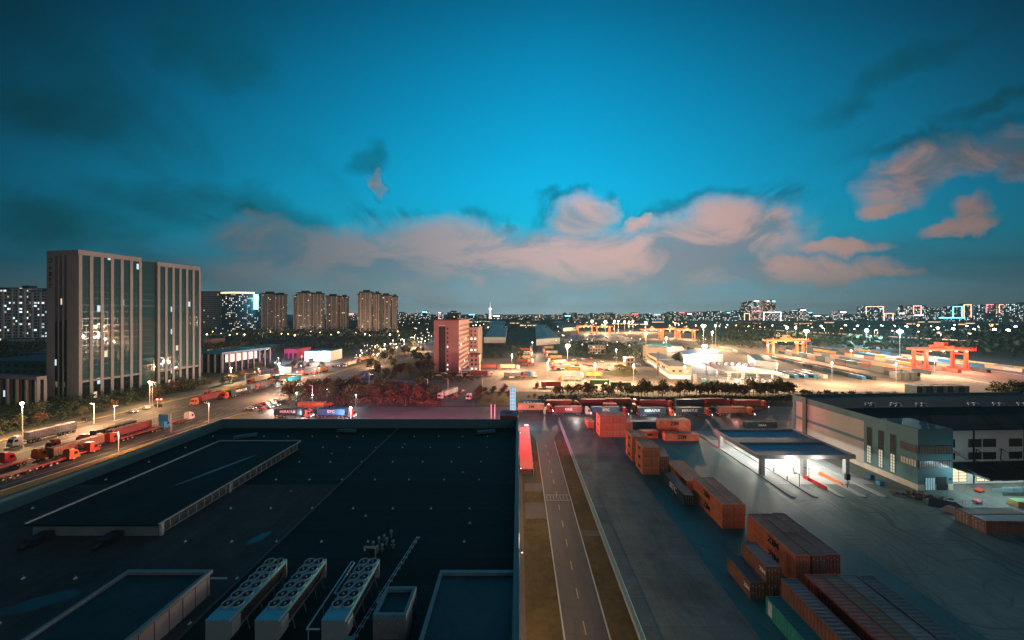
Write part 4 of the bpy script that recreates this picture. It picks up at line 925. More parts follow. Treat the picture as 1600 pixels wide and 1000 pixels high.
for k in range(12): q = va.lerp(vb, (k + .5) / 12); link('pier', pm3, vd, (q.x, q.y, 0), 0)
def curved():
    r = thing('street_lamp', None, 'street lamp'); b = MB().bar((0, 0, 0), (0, 0, 9), .18); pts = [(-2.2 * (1 - math.cos(t)), 0, 9 + 1.6 * math.sin(t)) for t in (0, .5, 1, 1.5, 1.9)]
    for p, q in zip(pts, pts[1:]): b.bar(p, q, .13)
    b.build('pole', M_steel, r); MB().box(-4.2, -.5, 9.9, -2.4, .5, 10.6).build('lamp_head', emis('lamp_curved', (1, .6, .4), 14), r); return r
cvp = Pool(curved())
for k in range(12):
    q = va.lerp(vb, .12 + k * .078); cvp.put((q.x, q.y, q.z), R(180) if k % 2 else 0, 'curved street lamp on the viaduct, %s counting from the far end' % ordw(k + 1), 'curved lamps on the viaduct')
    if k % 3 == 1: lamp((q.x, q.y - 1, q.z + 8), 14000, PEACH, .5)
# small town lights among trees: low posts with a glowing globe
GM = {}
def globe(col, r, hh):
    key = (tuple(col), r, hh)
    if key not in GM:
        GM[key] = (MB().bar((0, 0, 0), (0, 0, hh - r * .8), .12 + r * .05, 0, 5).mesh('pole', M_steel), MB().ball((0, 0, hh), r, 0, 6, 4).mesh('lamp_globe', emis('globe_%d_%d_%d' % (col[0] * 100, col[1] * 100, col[2] * 100), col, 9)))
    return GM[key]
GLC = {}
def small_lamp(px, py, col, desc, hh=7, r=.8, light=0, group=None):
    """py is where the globe shows; the post stands on the ground under it"""
    y = (H - hh) * F / (py - CY); x = (px - CX) / F * y
    GLC[desc] = GLC.get(desc, 0) + 1; n = GLC[desc]
    t = thing('globe_lamp', None, 'lamp', (x, y, 0))
    a, b = globe(col, r, hh); link('pole', a, t); link('lamp_globe', b, t)
    LQ.append((t, desc, px)); t['group'] = group or desc
    if light: lamp((x, y, hh - r - .5), light, col, .4)
LQ = []
rn = random.Random(5)
ORL = (1, .5, .18)
for px in range(322, 622, 13):   # string of orange lamps at the feet of the apartment blocks
    small_lamp(px + rn.uniform(-5, 5), rn.uniform(517.5, 524), rn.choice((ORL, ORL, WARM, (1, .85, .3))), 'orange street light at the feet of the apartment blocks', 7, rn.uniform(.8, 1.5), 9000 if rn.random() < .5 else 0)
for k in range(75):
    t = rn.random(); px = 560 + 130 * t + rn.uniform(-22, 22); py = 553 - 36 * t + rn.uniform(-7, 7)
    small_lamp(px, py, rn.choice((WHITE, COLD, WARM, ORL, ORL)), 'bright lamp among the trees of the far avenue', 7, rn.uniform(.25, .6), 5000 if k % 3 == 0 else 0)
for k in range(22): small_lamp(rn.uniform(615, 690), rn.uniform(503, 518), rn.choice((ORL, WARM, COLD)), 'lamp in the dark district left of the pink block', 7, rn.uniform(.8, 1.8), 0)
for k in range(14): small_lamp(rn.uniform(395, 520), rn.uniform(548, 585), rn.choice((WHITE, COLD, PEACH, WARM)), 'lamp among the lit workshops left of the road', 5, rn.uniform(.25, .5), 3500 if k % 2 == 0 else 0)
for k in range(60): small_lamp(rn.uniform(730, 1150), rn.uniform(501.5, 512), rn.choice((WARM, PEACH, ORL, WHITE)), 'small lamp in the far warehouse district', 8, rn.uniform(.9, 1.8), 0)
for k in range(40): small_lamp(rn.uniform(1130, 1590), rn.uniform(511, 527), rn.choice((WHITE, COLD, PEACH, (1, .2, .15))), 'small lamp in the dark belt under the skyline', 6, rn.uniform(.6, 1.3), 0)
for k in range(24): small_lamp(1150 + k * 19, 508.5 + (k % 3), rn.choice((WHITE, COLD, ORL, COLD)), 'glaring lamp on the far boulevard under the skyline', 9, rn.uniform(2.2, 3.6), 0)
for k in range(26): small_lamp(rn.uniform(862, 1130), rn.uniform(515, 545), rn.choice((WHITE, PEACH, WARM)), 'lamp among the far parked cars', 7, .5, 6000 if k % 3 == 0 else 0)
for k, (px, py) in enumerate(((463, 610), (511, 604), (488, 613), (556, 613))): small_lamp(px, py + 4, COLD, 'cold lamp in the grove beside the junction', 6, .3, 1500)
GRPS = {}
for t, d, px in LQ: GRPS.setdefault(d, []).append((px, t))
for d, l in GRPS.items():
    l.sort(key=lambda q: q[0])
    for i, (px, t) in enumerate(l): tag(t, '%s, %s from left' % (d, ordw(i + 1)), None)
# ------------------------------------------------------------------ twin office towers at left
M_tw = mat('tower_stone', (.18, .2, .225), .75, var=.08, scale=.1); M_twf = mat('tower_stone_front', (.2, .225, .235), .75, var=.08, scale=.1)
def curtain(name, tint, cw=1.4, ch=3.6):
    if name in MATS: return MATS[name]
    m = bpy.data.materials.new(name); m.use_nodes = True; MATS[name] = m; h = G(m.node_tree); b = m.node_tree.nodes['Principled BSDF']
    tcn = h.node('ShaderNodeTexCoord'); s3 = h.node('ShaderNodeSeparateXYZ'); h.put(s3.inputs[0], tcn.outputs['Object'])
    a = h.m('DIVIDE', h.m('ADD', s3.outputs[0], s3.outputs[1]), cw); w = h.m('DIVIDE', s3.outputs[2], ch)
    bar_ = h.m('MAXIMUM', h.m('LESS_THAN', h.m('FRACT', a), .07), h.m('LESS_THAN', h.m('FRACT', w), .1))
    h.put(b.inputs['Base Color'], h.mix(bar_, tuple(tint), tuple(x * 1.1 for x in tint)))
    wn = h.node('ShaderNodeTexWhiteNoise', noise_dimensions='3D'); h.put(wn.inputs['Vector'], h.comb(h.m('FLOOR', a), h.m('FLOOR', w)))
    # each pane sits at a slightly different angle
    nm = h.node('ShaderNodeNewGeometry'); vm = h.node('ShaderNodeVectorMath', operation='MULTIPLY_ADD')
    vs = h.node('ShaderNodeVectorMath', operation='SUBTRACT'); h.put(vs.inputs[0], wn.outputs['Color']); vs.inputs[1].default_value = (.5, .5, .5)
    h.put(vm.inputs[0], vs.outputs[0]); vm.inputs[1].default_value = (.006, .006, .006); h.put(vm.inputs[2], nm.outputs['Normal'])
    vn_ = h.node('ShaderNodeVectorMath', operation='NORMALIZE'); h.put(vn_.inputs[0], vm.outputs[0]); h.put(b.inputs['Normal'], vn_.outputs[0])
    h.put(b.inputs['Roughness'], h.m('MULTIPLY_ADD', bar_, .12, .02)); b.inputs['Specular IOR Level'].default_value = .7; b.inputs['IOR'].default_value = 1.6
    sc = h.node('ShaderNodeSeparateColor'); h.put(sc.inputs[0], wn.outputs['Color'])
    on = h.m('MULTIPLY', h.m('LESS_THAN', wn.outputs['Value'], .018), h.m('SUBTRACT', 1.0, bar_))
    h.put(b.inputs['Emission Color'], h.mix(h.m('LESS_THAN', sc.outputs[1], .5), (1, .75, .5), (.7, .95, 1))); h.put(b.inputs['Emission Strength'], h.m('MULTIPLY', on, .9))
    m.cycles.emission_sampling = 'NONE'; return m
M_cw = curtain('curtain_glass', (.018, .06, .075)); M_cwd = curtain('slot_glass', (.004, .012, .018))
TA = -R(10.2)      # turned towards the right-hand vanishing point
def tower(name, label, loc, side, front, ht, bays, pod, slots=True, frontglass=False):
    """origin at the corner nearest the camera; side runs away (+y), front runs left (-x)"""
    t = thing(name, label, 'office tower', loc, TA)
    MB().box(-front + .3, .3, 0, -.3, side - .3, ht - .4).build('core', M_twf, t)
    MB().box(-front, -.05, ht - 2.6, .02, side, ht).box(-front + .4, .4, ht, -.4, side - .4, ht + .02).build('crown', M_tw, t)
    # right-hand side: stone piers with curtain glass between
    n = bays; pw = 1.25; step = (side - pw) / n
    for k in range(n + 1): MB().box(-.29, k * step, 0, .35, k * step + pw, ht - 2.61).build('pier', M_tw, t)
    for k in range(n):
        MB().box(-.28, k * step + pw + .002, pod + 1.1, -.02, (k + 1) * step - .002, ht - 2.62).build('curtain_wall', M_cw, t)
        MB().box(-.28, k * step + pw + .002, pod, .2, (k + 1) * step - .002, pod + 1.09).build('band', M_tw, t)
        MB().box(-.28, k * step + pw + .002, .2, -.05, (k + 1) * step - .002, pod - .01).build('shop_glass', M_cwd, t)
    if slots:
        MB().box(-front, -.04, 0, -front * .74, .29, ht - 2.61).box(-front * .30, -.04, 0, -.3, .29, ht - 2.61).build('front_wall', M_twf, t)
        xs = [-front * .74, -front * .60, -front * .45]; sw = front * .095
        for k, x0 in enumerate(xs):
            MB().box(x0 + .01, .0, pod * .2, x0 + sw, .28, ht - 2.62).build('slot_window', M_cwd, t)
            MB().box(x0 + sw + .01, -.04, 0, (xs[k + 1] if k < 2 else -front * .30) - .01, .27, ht - 2.615).build('pier', M_twf, t)
        lo = MB().bar((-front * .87, -.1, ht - 5.2), (-front * .87, -.2, ht - 5.2), 1.35, 0, 16); lo.build('emblem', M_blk, t)
        MB().bar((-front * .87, -.21, ht - 5.2), (-front * .87, -.24, ht - 5.2), .8, 0, 14).build('emblem_ring', M_twf, t)
        for k, ch_ in enumerate('中国铁建'):
            text(ch_, 2.6, M_blk, t, (-front * .87, -.08, ht - 9.6 - k * 3.1), (R(90), 0, 0), bold=.09)
    return t
corner = Vector((-230.9, 179, 0)); ad = Vector((math.sin(-TA), math.cos(TA), 0))
tower('office_tower', 'nearer grey office tower with vertical glass strips and emblem, left', tuple(corner), 26.2, 22.5, 79.6, 6, 9.5)
tower('office_tower', 'farther grey office tower behind the emblem tower, slightly lower', tuple(corner + ad * 34.0), 24.6, 20, 78.3, 6, 9.5, slots=False)
lk = thing('tower_link', 'recessed dark glass block joining the two grey office towers', 'glass link', tuple(corner + ad * 26.25), TA)
MB().box(-18, .02, 0, -.9, 7.7, 77.5).build('curtain_wall', M_cw, lk); MB().box(-18, .02, 77.5, -.8, 7.7, 78.1).build('roof', M_dark, lk)
def annex(label, loc, side, front, ht, rz, roofm, nb=8, nf=4, lit=False, rooflab=None):
    t = thing('office_annex', label, 'low building', loc, rz)
    MB().box(-front + .6, .6, 0, -.6, side - .6, ht - 1.2).build('glass_wall', M_cwd, t)
    MB().box(-front, 0, ht - 1.6, 0, side, ht).build('roof', [roofm], t)
    for k in range(nb + 1): MB().box(-.5, (side - 1) * k / nb, 0, .3, (side - 1) * k / nb + 1, ht - 1.61).build('pier', M_tw, t)
    for k in range(nf + 1): MB().box(-front + (front - 1) * k / nf - .0, -.3, 0, -front + (front - 1) * k / nf + .9, .55, ht - 1.61).build('pier', M_twf, t)
    if lit: MB().box(-.62, 3, ht * .5, -.55, side * .7, ht - 2).build('lit_room', emis('room_warm', (1, .75, .55), .8), t)
    return t
annex('low columned building with teal roof right of the office towers', (-228.5, 263, 0), 42, 26, 16, TA, mat('teal_roof', (.02, .16, .22), .5, scale=.1), lit=True)
x_, y_ = gp(53, 638); annex('white-framed low annex at the far left edge behind street lamp', (x_ - 1.5, y_ + 2, 0), 3.2, 60, 14.9, TA, M_tw, 1, 9, False)
def slab(name, label, cat, x0p, x1p, ytop, Y, depth, m, group=None, rz=0.0, roof=None, z0=0, cap=0):
    """a building standing at depth Y whose front spans these photograph columns"""
    xa, xb = (x0p - CX) / F * Y, (x1p - CX) / F * Y; ht = H - (ytop - CY) * Y / F
    w = xb - xa; t = thing(name, label, cat, ((xa + xb) / 2, Y, 0), rz, group)
    MB().box(-w / 2, 0, z0, w / 2, depth, ht).build('wall', m, t)
    if roof is not None: MB().box(-w / 2 - .2, -.2, ht, w / 2 + .2, depth + .2, ht + max(.6, w * .02)).build('roof', roof, t)
    if cap: MB().box(-w * .2, depth * .3, ht + .61, w * .15, depth * .7, ht + cap).build('roof_plant', M_dark, t)
    return t, w, ht
M_rdk = mat('roof_dark', (.05, .07, .08), .8, scale=.1)
slab('low_building', 'dark teal flat-roofed building behind the white left annex', 'low building', -60, 125, 568, 235, 40, winmat('win_teal', (.03, .09, .1), lit=.03, cw=6, ch=4), roof=mat('teal_dark_roof', (.015, .06, .07), .6))
slab('low_building', 'darker low block with one lit window behind left annex', 'low building', 20, 74, 553, 300, 30, winmat('win_dim', (.03, .06, .07), lit=.06, cw=5, ch=4, s=1.2), roof=M_rdk)
# white slab blocks far left
WB = winmat('win_white_left', (.32, .36, .38), lit=.2, cw=5.2, ch=4.2, s=1.6, cool=.6, col=(1, .85, .65), fw=(.15, .85))
for k, (a, b, yt) in enumerate(((-40, 14, 453), (15, 44, 450), (44, 84, 455))):
    t, w, ht = slab('apartment_block', 'pale slab block with scattered lit windows at far left, %s of three' % ['leftmost', 'middle', 'rightmost'][k], 'apartment block', a, b, yt, 470 + k * 2, 22, WB, 'pale slab blocks at the far left', roof=M_rdk, cap=4)
    for q in range(3): MB().box(-w / 2 + w * (q + .42) / 3, -1.2, 0, -w / 2 + w * (q + .62) / 3, -.01, ht - 2).build('stair_shaft', mat('shaft_white', (.36, .38, .4), .7), t)
slab('podium_block', 'pale two-storey podium under the far left slab blocks', 'low building', 10, 76, 530, 462, 8, winmat('win_podium', (.3, .42, .46), lit=.15, cw=5, ch=5, s=1.2), roof=M_rdk)

# grid block and the curved block with the neon crown
GBm = winmat('win_grid', (.3, .29, .29), glass=(.015, .02, .03), lit=.02, cw=5.2, ch=5.2, fw=(.2, .8), fh=(.2, .8), s=1)
slab('grid_office_block', 'pale grid-fronted office slab right behind the office towers', 'office block', 300, 347, 456, 900, 60, GBm, roof=M_rdk, rz=.0)
cb = thing('curved_tower', 'curved glass tower with orange neon crown and cyan vertical sign', 'tower', ((372 - CX) / F * 880, 880, 0))
w_ = 52 / F * 880; ht_ = H + 31 * 880 / F; poly = [(-w_ / 2 + w_ * k / 12, -5 * math.sin(math.pi * k / 12) * 2.2) for k in range(13)] + [(w_ / 2, 40), (-w_ / 2, 40)]
MB().prism(poly, 0, ht_).build('facade', winmat('win_curve', (.05, .09, .11), lit=.24, cw=4.2, ch=4.6, s=1.8, col=(1, .7, .5), cool=.35, glass=(.02, .04, .05)), cb)
b_ = MB()
for p, q in zip(poly[:12], poly[1:13]): b_.bar((p[0], p[1] - .6, ht_ + 2.2 - 0), (q[0], q[1] - .6, ht_ + 2.2), 2.0, 0, 4)
b_.build('neon_crown', emis('neon_orange', (1, .42, .2), 3.0), cb)
MB().box(w_ / 2 + .5, -4, ht_ - 40, w_ / 2 + 9, 0, ht_ - 2).build('neon_sign', emis('neon_cyan', (.12, .85, 1.0), 9), cb)
lamp(((403 - CX) / F * 870, 860, ht_ - 20), 90000, (.1, .8, 1), 4)
# the apartment towers
M_ap = [winmat('win_apart_a', (.3, .27, .25), glass=(.1, .09, .085), lit=.035, cw=4.4, ch=3.3, s=2.0, fw=(.25, .75), fh=(.3, .72), cool=.3), winmat('win_apart_b', (.24, .225, .21), glass=(.08, .075, .07), lit=.05, cw=4.4, ch=3.3, s=2.0, fw=(.25, .75), fh=(.3, .72))]
M_apr = mat('apartment_rib', (.55, .42, .34), .8, scale=.1)
AG = 'beige apartment towers behind the workshops'
def apart(x0, x1, yt, Y, lab, prof, s=0):
    t = thing('apartment_tower', lab, 'apartment tower', ((x0 + x1) / 2 - 0, 0, 0), 0, AG); t.location = (((x0 + x1) / 2 - CX) / F * Y, Y, 0)
    W_ = (x1 - x0) / F * Y; n = len(prof)
    for k, (a, b, dt, yo) in enumerate(prof):
        xa, xb = -W_ / 2 + W_ * a, -W_ / 2 + W_ * b; ht = H - (yt + dt - CY) * Y / F
        MB().box(xa, yo, 0, xb, yo + 11, ht).build('wing', M_ap[(k + s) % 2], t)
        for q in range(3): xx = xa + (xb - xa) * (q + .1) / 2.5; MB().box(xx, yo - 1.1, 0, xx + 1.6, yo - .01, ht - 1).build('rib', M_apr, t)
        MB().box(xa - 1, yo - 1.5, ht + .01, xb + 1, yo + 12, ht + 2.2).box(xa + (xb - xa) * .25, yo + 2, ht + 2.2, xa + (xb - xa) * .75, yo + 9, ht + 6).build('roof_crown', M_dark, t)
pf2 = [(0, .28, 6, 10), (.28, .68, 0, 0), (.74, 1, 2, 8)]
apart(405, 444, 459, 830, 'teal-tinted apartment tower touching the cyan neon sign', [(0, .58, 0, 6), (.62, 1, 2, 0)])
apart(454, 501, 458, 820, 'wide beige apartment tower second from the cyan sign', [(0, .22, 5, 10), (.22, .68, 0, 0), (.7, 1, 1, 6)], 1)
apart(509, 540, 463, 860, 'narrow beige apartment tower in the middle of the five', [(0, .62, 0, 0), (.66, 1, 1, 6)])
apart(556, 591, 457, 800, 'beige apartment tower second from right of the five', [(0, .18, 3, 10), (.18, .7, 0, 0), (.74, 1, 2, 6)], 1)
apart(594, 618, 462, 820, 'rightmost slim beige apartment tower of the five', [(0, .66, 0, 0), (.72, 1, 1.5, 6)])

for px in (415, 440, 470, 490, 512, 535, 565, 585, 605):   # unseen lights added to wash the fronts
    lamp(((px - CX) / F * 760, 745, 14), 22000, (1, .66, .42), 2)
# pink office block in the middle
pk = thing('pink_office_block', 'tall pink-brown office block with glazed stair strip, centre', 'office block', ((717 - CX) / F * 263, 263, 0), -R(2))
HB = H - (501 - CY) * 263 / F
M_pkw = mat('pink_render', (.36, .21, .2), .8, var=.1, scale=.1)
MB().box(-19.6, .3, 0, -.02, 45, HB).build('wall', M_pkw, pk)
MB().box(-19.8, .1, HB, .2, 45.2, HB + .7).box(-12, 8, HB + .7, -3, 20, HB + 2.2).build('roof', mat('pink_roof', (.2, .12, .12), .8), pk)
window(pk, -15.6, .22, 1, -10.6, .29, HB - 4.5, mat('stair_glass', (.06, .05, .055), .2, scale=1), 4, 11, ax='y')
MB().box(-15.6, .15, HB - 4.2, -10.6, .299, HB - 3.4).build('sign_band', mat('sign_pale', (.6, .5, .48), .6), pk)
for k in range(10): window(pk, -9.4, .24, 2.2 + k * 3.5, -8.3, .299, 3.6 + k * 3.5, emis('lit_white_win', (1, .93, .85), 1.6) if k in (0, 1, 5) else MATS['stair_glass'], 1, 1, ax='y')
for f_ in range(10):
    for k in range(9):
        MB().box(.0, 2.2 + k * 4.8, 2.0 + f_ * 3.7, .06, 4.9 + k * 4.8, 3.8 + f_ * 3.7).build('window', MATS['stair_glass'] if (f_ * 7 + k * 3) % 19 else emis('lit_warm_win', (1, .8, .55), 1.1), pk)
MB().box(-.01, 46, 0, 7.6, 74, HB - 7).build('rear_wing', mat('pink_wing', (.3, .2, .17), .8, var=.1), pk)
for f_ in range(9):
    for k in range(2): MB().box(1 + k * 3.4, 45.9, 2 + f_ * 3.4, 2.6 + k * 3.4, 45.99, 3.7 + f_ * 3.4).build('window', MATS['stair_glass'] if f_ not in (3, 6) else MATS['lit_white_win'], pk)
gh, _, _ = slab('gate_house', 'small two-storey gatehouse beside the pink block', 'small building', 732, 749, 555, 255, 9, winmat('win_gate', (.35, .26, .2), lit=.2, cw=3, ch=3.2, s=1.5), roof=mat('gate_red_roof', (.25, .07, .05), .7))
MB().box(-9, -5, 4.2, -2, 4, 4.7).build('porch_roof', M_wpaint, gh); MB().box(-8.8, -4.8, 0, -8.4, -4.4, 4.2).build('porch_post', M_wpaint, gh)

# long green-roofed sheds beyond
def shed(label, p, roofm, ht=9, ridge=3, wallm=None, group=None, n=1):
    """p: four ground corners (photograph), near-left, near-right, far-right, far-left"""
    c = [gp(*q) for q in p]; cx_, cy_ = sum(q[0] for q in c) / 4, sum(q[1] for q in c) / 4; c = [(q[0] - cx_, q[1] - cy_) for q in c]
    t = thing('long_shed', label, 'shed', (cx_, cy_, 0), 0, group); MB().prism(c, 0, ht).build('wall', wallm or M_wall2, t)
    b = MB(); nl, nr, fr, fl = [Vector((*q, 0)) for q in c]
    for k in range(n):
        a0, a1 = nl.lerp(nr, k / n), nl.lerp(nr, (k + 1) / n); b0, b1 = fl.lerp(fr, k / n), fl.lerp(fr, (k + 1) / n)
        am, bm2 = (a0 + a1) / 2, (b0 + b1) / 2; z = Vector((0, 0, ht + .05)); zr = Vector((0, 0, ht + ridge))
        b.face([a0 + z, am + zr, bm2 + zr, b0 + z][::-1]).face([am + zr, a1 + z, b1 + z, bm2 + zr][::-1]).face([a0 + z, a1 + z, am + zr])
    b.build('roof', roofm, t); return t
M_gr = mat('shed_roof_green', (.02, .17, .17), .5, var=.2, scale=.02); M_bl = mat('shed_roof_blue', (.02, .12, .25), .5, var=.2, scale=.02)
shed('long green-roofed shed with white gable right of the lane', [(838, 540), (875, 537), (853, 512), (836, 513)], M_gr, 9, 2)
shed('smaller green-roofed shed behind the pink block', [(756, 536), (790, 536), (793, 515), (770, 515)], M_gr, 9, 2)
shed('dark green shed in the far freight district', [(756, 515), (785, 515), (790, 505), (765, 505)], M_gr, 9, 1)
shed('dark warehouse beyond the green-roofed shed', [(880, 518), (905, 516), (880, 504), (864, 505)], mat('shed_roof_dark', (.05, .07, .08), .6), 9, 1)
for k, (a, b, yt, Y, c_) in enumerate(((395, 430, 541, 420, 'a'), (444, 465, 546, 345, 'red'), (476, 516, 549, 330, 'white'), (415, 442, 530, 560, 'blue'), (448, 478, 534, 520, 'blue'), (480, 505, 536, 480, 'pink'), (506, 534, 536, 500, 'green'), (318, 330, 530, 470, 'or'), (354, 376, 534, 500, 'or'), (520, 555, 521, 760, 'a'), (378, 400, 522, 700, 'blue'))):
    cm_ = {'a': (.1, .15, .18), 'red': (.55, .04, .1), 'white': (.75, .72, .72), 'blue': (.03, .22, .4), 'pink': (.3, .12, .16), 'green': (.25, .4, .38), 'or': (.6, .3, .16)}[c_]
    nm = {'a': 'grey', 'red': 'vivid red', 'white': 'bright white', 'blue': 'deep blue', 'pink': 'dusky pink', 'green': 'pale green', 'or': 'orange'}[c_]
    t, w, ht = slab('workshop', '%s workshop among the lit depots left of the road, %s from left' % (nm, ordw(1 + sorted((395, 444, 476, 415, 448, 480, 506, 318, 354, 520, 378)).index(a))), 'workshop', a, b, yt, Y, 22, mat('shop_' + c_, cm_, .6, scale=.3), 'workshops left of the road', roof=mat('shop_roof_' + ('red' if c_ == 'red' else 'teal'), (.4, .03, .07) if c_ == 'red' else (.03, .14, .2), .6))
    for q in range(3): MB().box(-w / 2 + w * (q + .2) / 3, -.08, 0, -w / 2 + w * (q + .8) / 3, -.01, ht * .6).build('shutter', emis('shutter_glow', (1, .85, .8), 1.0) if c_ == 'white' else M_dark, t)
for px, py, cl_, pw in ((496, 560, WHITE, 26000), (455, 566, (1, .12, .25), 26000), (430, 560, (.1, .5, 1), 16000), (365, 548, (1, .5, .25), 18000), (322, 545, (1, .5, .25), 18000), (520, 552, (1, .6, .6), 12000)):
    x_, y_ = gp(px, py + 8); lamp((x_, y_, 9), pw * 2, cl_, .5)
bbd = thing('billboard', 'small pale lit billboard beside the white street lamp', 'billboard', (*gp(446, 592), 0))
MB().box(-4, 0, 3.5, 4, .3, 8.5).build('panel', mat('billboard_pale', (.5, .6, .6), .5, em=(.7, .9, .9), es=.35), bbd)
for q in (-3, 3): MB().bar((q, .4, 0), (q, .4, 8), .15).build('post', M_steel, bbd)
t, w, ht = slab('hoarding', 'cream low gatehouse wall under the small billboard', 'small building', 437, 462, 587, 232, 3, mat('cream_wall', (.55, .42, .25), .7), roof=M_rdk)

# ------------------------------------------------------------------ skyline
def sky_m(k): return MATS['sky%d' % k]
winmat('sky0', (.06, .075, .085), lit=.22, cw=9, ch=7, s=2.0, cool=.5); winmat('sky1', (.16, .14, .13), lit=.24, cw=8, ch=7, s=2.0); winmat('sky2', (.04, .06, .075), lit=.28, cw=8, ch=8, s=2.4, cool=.7)
winmat('sky3', (.18, .12, .1), lit=.4, cw=8, ch=8, s=2.2, cool=.1, col=(1, .6, .4)); winmat('sky4', (.2, .2, .2), lit=.5, cw=10, ch=9, s=2.5, cool=.3, col=(1, .75, .65))
neon = {'o': emis('sky_neon_orange', (1, .45, .28), 4), 'c': emis('sky_neon_cyan', (.2, .85, 1), 6), 'w': emis('sky_neon_white', (1, .95, .95), 6), 'r': emis('sky_neon_red', (1, .1, .12), 6), 'y': emis('sky_neon_yellow', (.8, .85, .1), 1.2), 'p': emis('sky_neon_pink', (1, .5, .6), 3)}
SKN = {'sky0': 'slate', 'sky1': 'dull brown', 'sky2': 'dark blue', 'sky3': 'warm-lit', 'sky4': 'bright'}
SG = 'skyline buildings on the horizon'; cnt = [0]; SKQ = []
def sk(x0, x1, yt, k, Y=2400, deco='', d=60):
    xa, xb = (x0 - CX) / F * Y, (x1 - CX) / F * Y; ht = H - (yt - CY) * Y / F; w = xb - xa
    t = thing('skyline_building', None, 'building', ((xa + xb) / 2, Y, 0), 0, SG); SKQ.append((x0, t, k, deco))
    MB().box(-w / 2, 0, 0, w / 2, d, ht).build('wall', sky_m(k), t)
    if cnt[0] % 3 == 0: MB().box(-w / 4, 5, ht, w / 5, d * .6, ht + 7).build('roof_plant', M_dark, t)
    cnt[0] += 1; e = Y / F * .3
    for ch_ in deco:
        col_ = neon[ch_.lower()]
        if ch_.isupper():   # outline
            b = MB().box(-w / 2 - e, -e * 2, ht - e, w / 2 + e, -.5, ht + e * 1.3).box(-w / 2 - e, -e * 2, 0, -w / 2 + e, -.5, ht - e).box(w / 2 - e, -e * 2, 0, w / 2 + e, -.5, ht - e); b.build('neon_outline', col_, t)
        else: MB().box(-w * .32, -e * 2, ht - e * 3.4, w * .3, -.5, ht - e * .4).build('neon_sign', col_, t)
for a in [(1164, 1189, 472, 1, 2400, 'o'), (1176, 1188, 470, 4, 2350, 'w'), (1197, 1203, 470, 3, 2350, 'w'), (1205, 1212, 470, 3, 2360, 'c'), (1194, 1213, 483, 3, 2300, ''), (1172, 1192, 486, 3, 2250, 'r'), (1193, 1220, 488, 4, 2200, 'W'),
          (1163, 1171, 490, 0, 2150, 'O'), (1150, 1162, 485, 2, 2100, ''), (1134, 1148, 488, 2, 2200, 'c'), (1112, 1127, 486, 2, 2200, ''), (1088, 1108, 487, 2, 2200, ''), (1072, 1084, 490, 0, 2300, 'w'), (1060, 1071, 488, 1, 2300, 'r'), (1047, 1059, 487, 1, 2300, ''), (1036, 1046, 491, 3, 2300, ''), (1020, 1034, 491, 2, 2300, 'c'), (1006, 1018, 490, 2, 2300, ''),
          (985, 1000, 490, 3, 2300, 'r'), (968, 984, 491, 3, 2300, ''), (950, 966, 490, 1, 2300, ''), (936, 948, 491, 3, 2350, ''), (922, 934, 490, 1, 2300, ''), (896, 915, 490, 1, 2250, ''), (880, 894, 493, 0, 2300, 'c'), (862, 878, 493, 1, 2400, ''), (834, 850, 491, 0, 2200, ''), (820, 832, 493, 0, 2400, ''), (806, 818, 492, 1, 2500, ''), (790, 804, 493, 1, 2500, ''), (768, 784, 493, 4, 2300, 'w'), (730, 745, 491, 2, 2300, 'c'), (716, 729, 494, 1, 2300, ''), (699, 717, 488, 0, 1500, ''), (684, 690, 488, 4, 2200, 'w'), (670, 683, 492, 1, 2500, ''),
          (658, 669, 487, 2, 2200, 'c'), (646, 657, 489, 2, 2400, ''), (634, 645, 490, 1, 2400, ''), (620, 633, 489, 1, 2400, ''), (540, 556, 490, 1, 2400, 'o'),
          (1234, 1248, 486, 1, 2300, ''), (1248, 1262, 484, 4, 2300, 'w'), (1262, 1270, 488, 0, 2300, 'c'), (1232, 1247, 493, 4, 2100, ''), (1270, 1284, 493, 4, 2300, 'w'), (1279, 1290, 494, 2, 2000, ''), (1290, 1301, 494, 2, 1990, ''), (1310, 1325, 487, 4, 2400, 'w'), (1300, 1332, 500, 4, 2300, ''), (1333, 1360, 491, 2, 2000, ''), (1353, 1380, 479, 2, 2300, 'O'), (1374, 1379, 482, 2, 2200, 'c'), (1381, 1395, 490, 4, 2250, 'O'), (1402, 1416, 489, 4, 2300, 'w'),
          (1416, 1447, 477, 2, 2400, ''), (1427, 1439, 478, 4, 2350, 'O'), (1424, 1447, 492, 4, 2300, 'w'), (1452, 1472, 480, 2, 2400, ''), (1489, 1503, 479, 2, 2300, 'C'), (1506, 1517, 476, 0, 2300, 'yO'), (1455, 1520, 496, 2, 2000, 'c'), (1541, 1575, 476, 2, 2200, 'R'), (1561, 1576, 476, 1, 2150, 'O'), (1560, 1592, 489, 0, 1900, ''), (1576, 1594, 485, 0, 2200, 'c'), (1591, 1640, 474, 2, 2000, ''), (1220, 1232, 494, 3, 2300, 'p'), (1395, 1402, 495, 0, 2300, ''), (1640, 1700, 484, 0, 2000, '')]: sk(*a)
rk_ = random.Random(11)
for k in range(46):
    px = 624 + k * 13.5 + rk_.uniform(-3, 3); hk = rk_.choice((0, 0, 2, 3))
    if 675 < px < 735: continue
    sk(px, px + rk_.uniform(5, 11), 492.5 - hk * .8 + rk_.uniform(-2.5, 2.0), rk_.choice((1, 0, 3, 1, 4)), 3400)
for k in range(30): px = 1165 + k * 15 + rk_.uniform(-4, 4); sk(px, px + rk_.uniform(7, 14), 494 + rk_.uniform(-4, 2), rk_.choice((0, 2, 2, 4)), 3000)
SKQ.sort(key=lambda q: q[0])
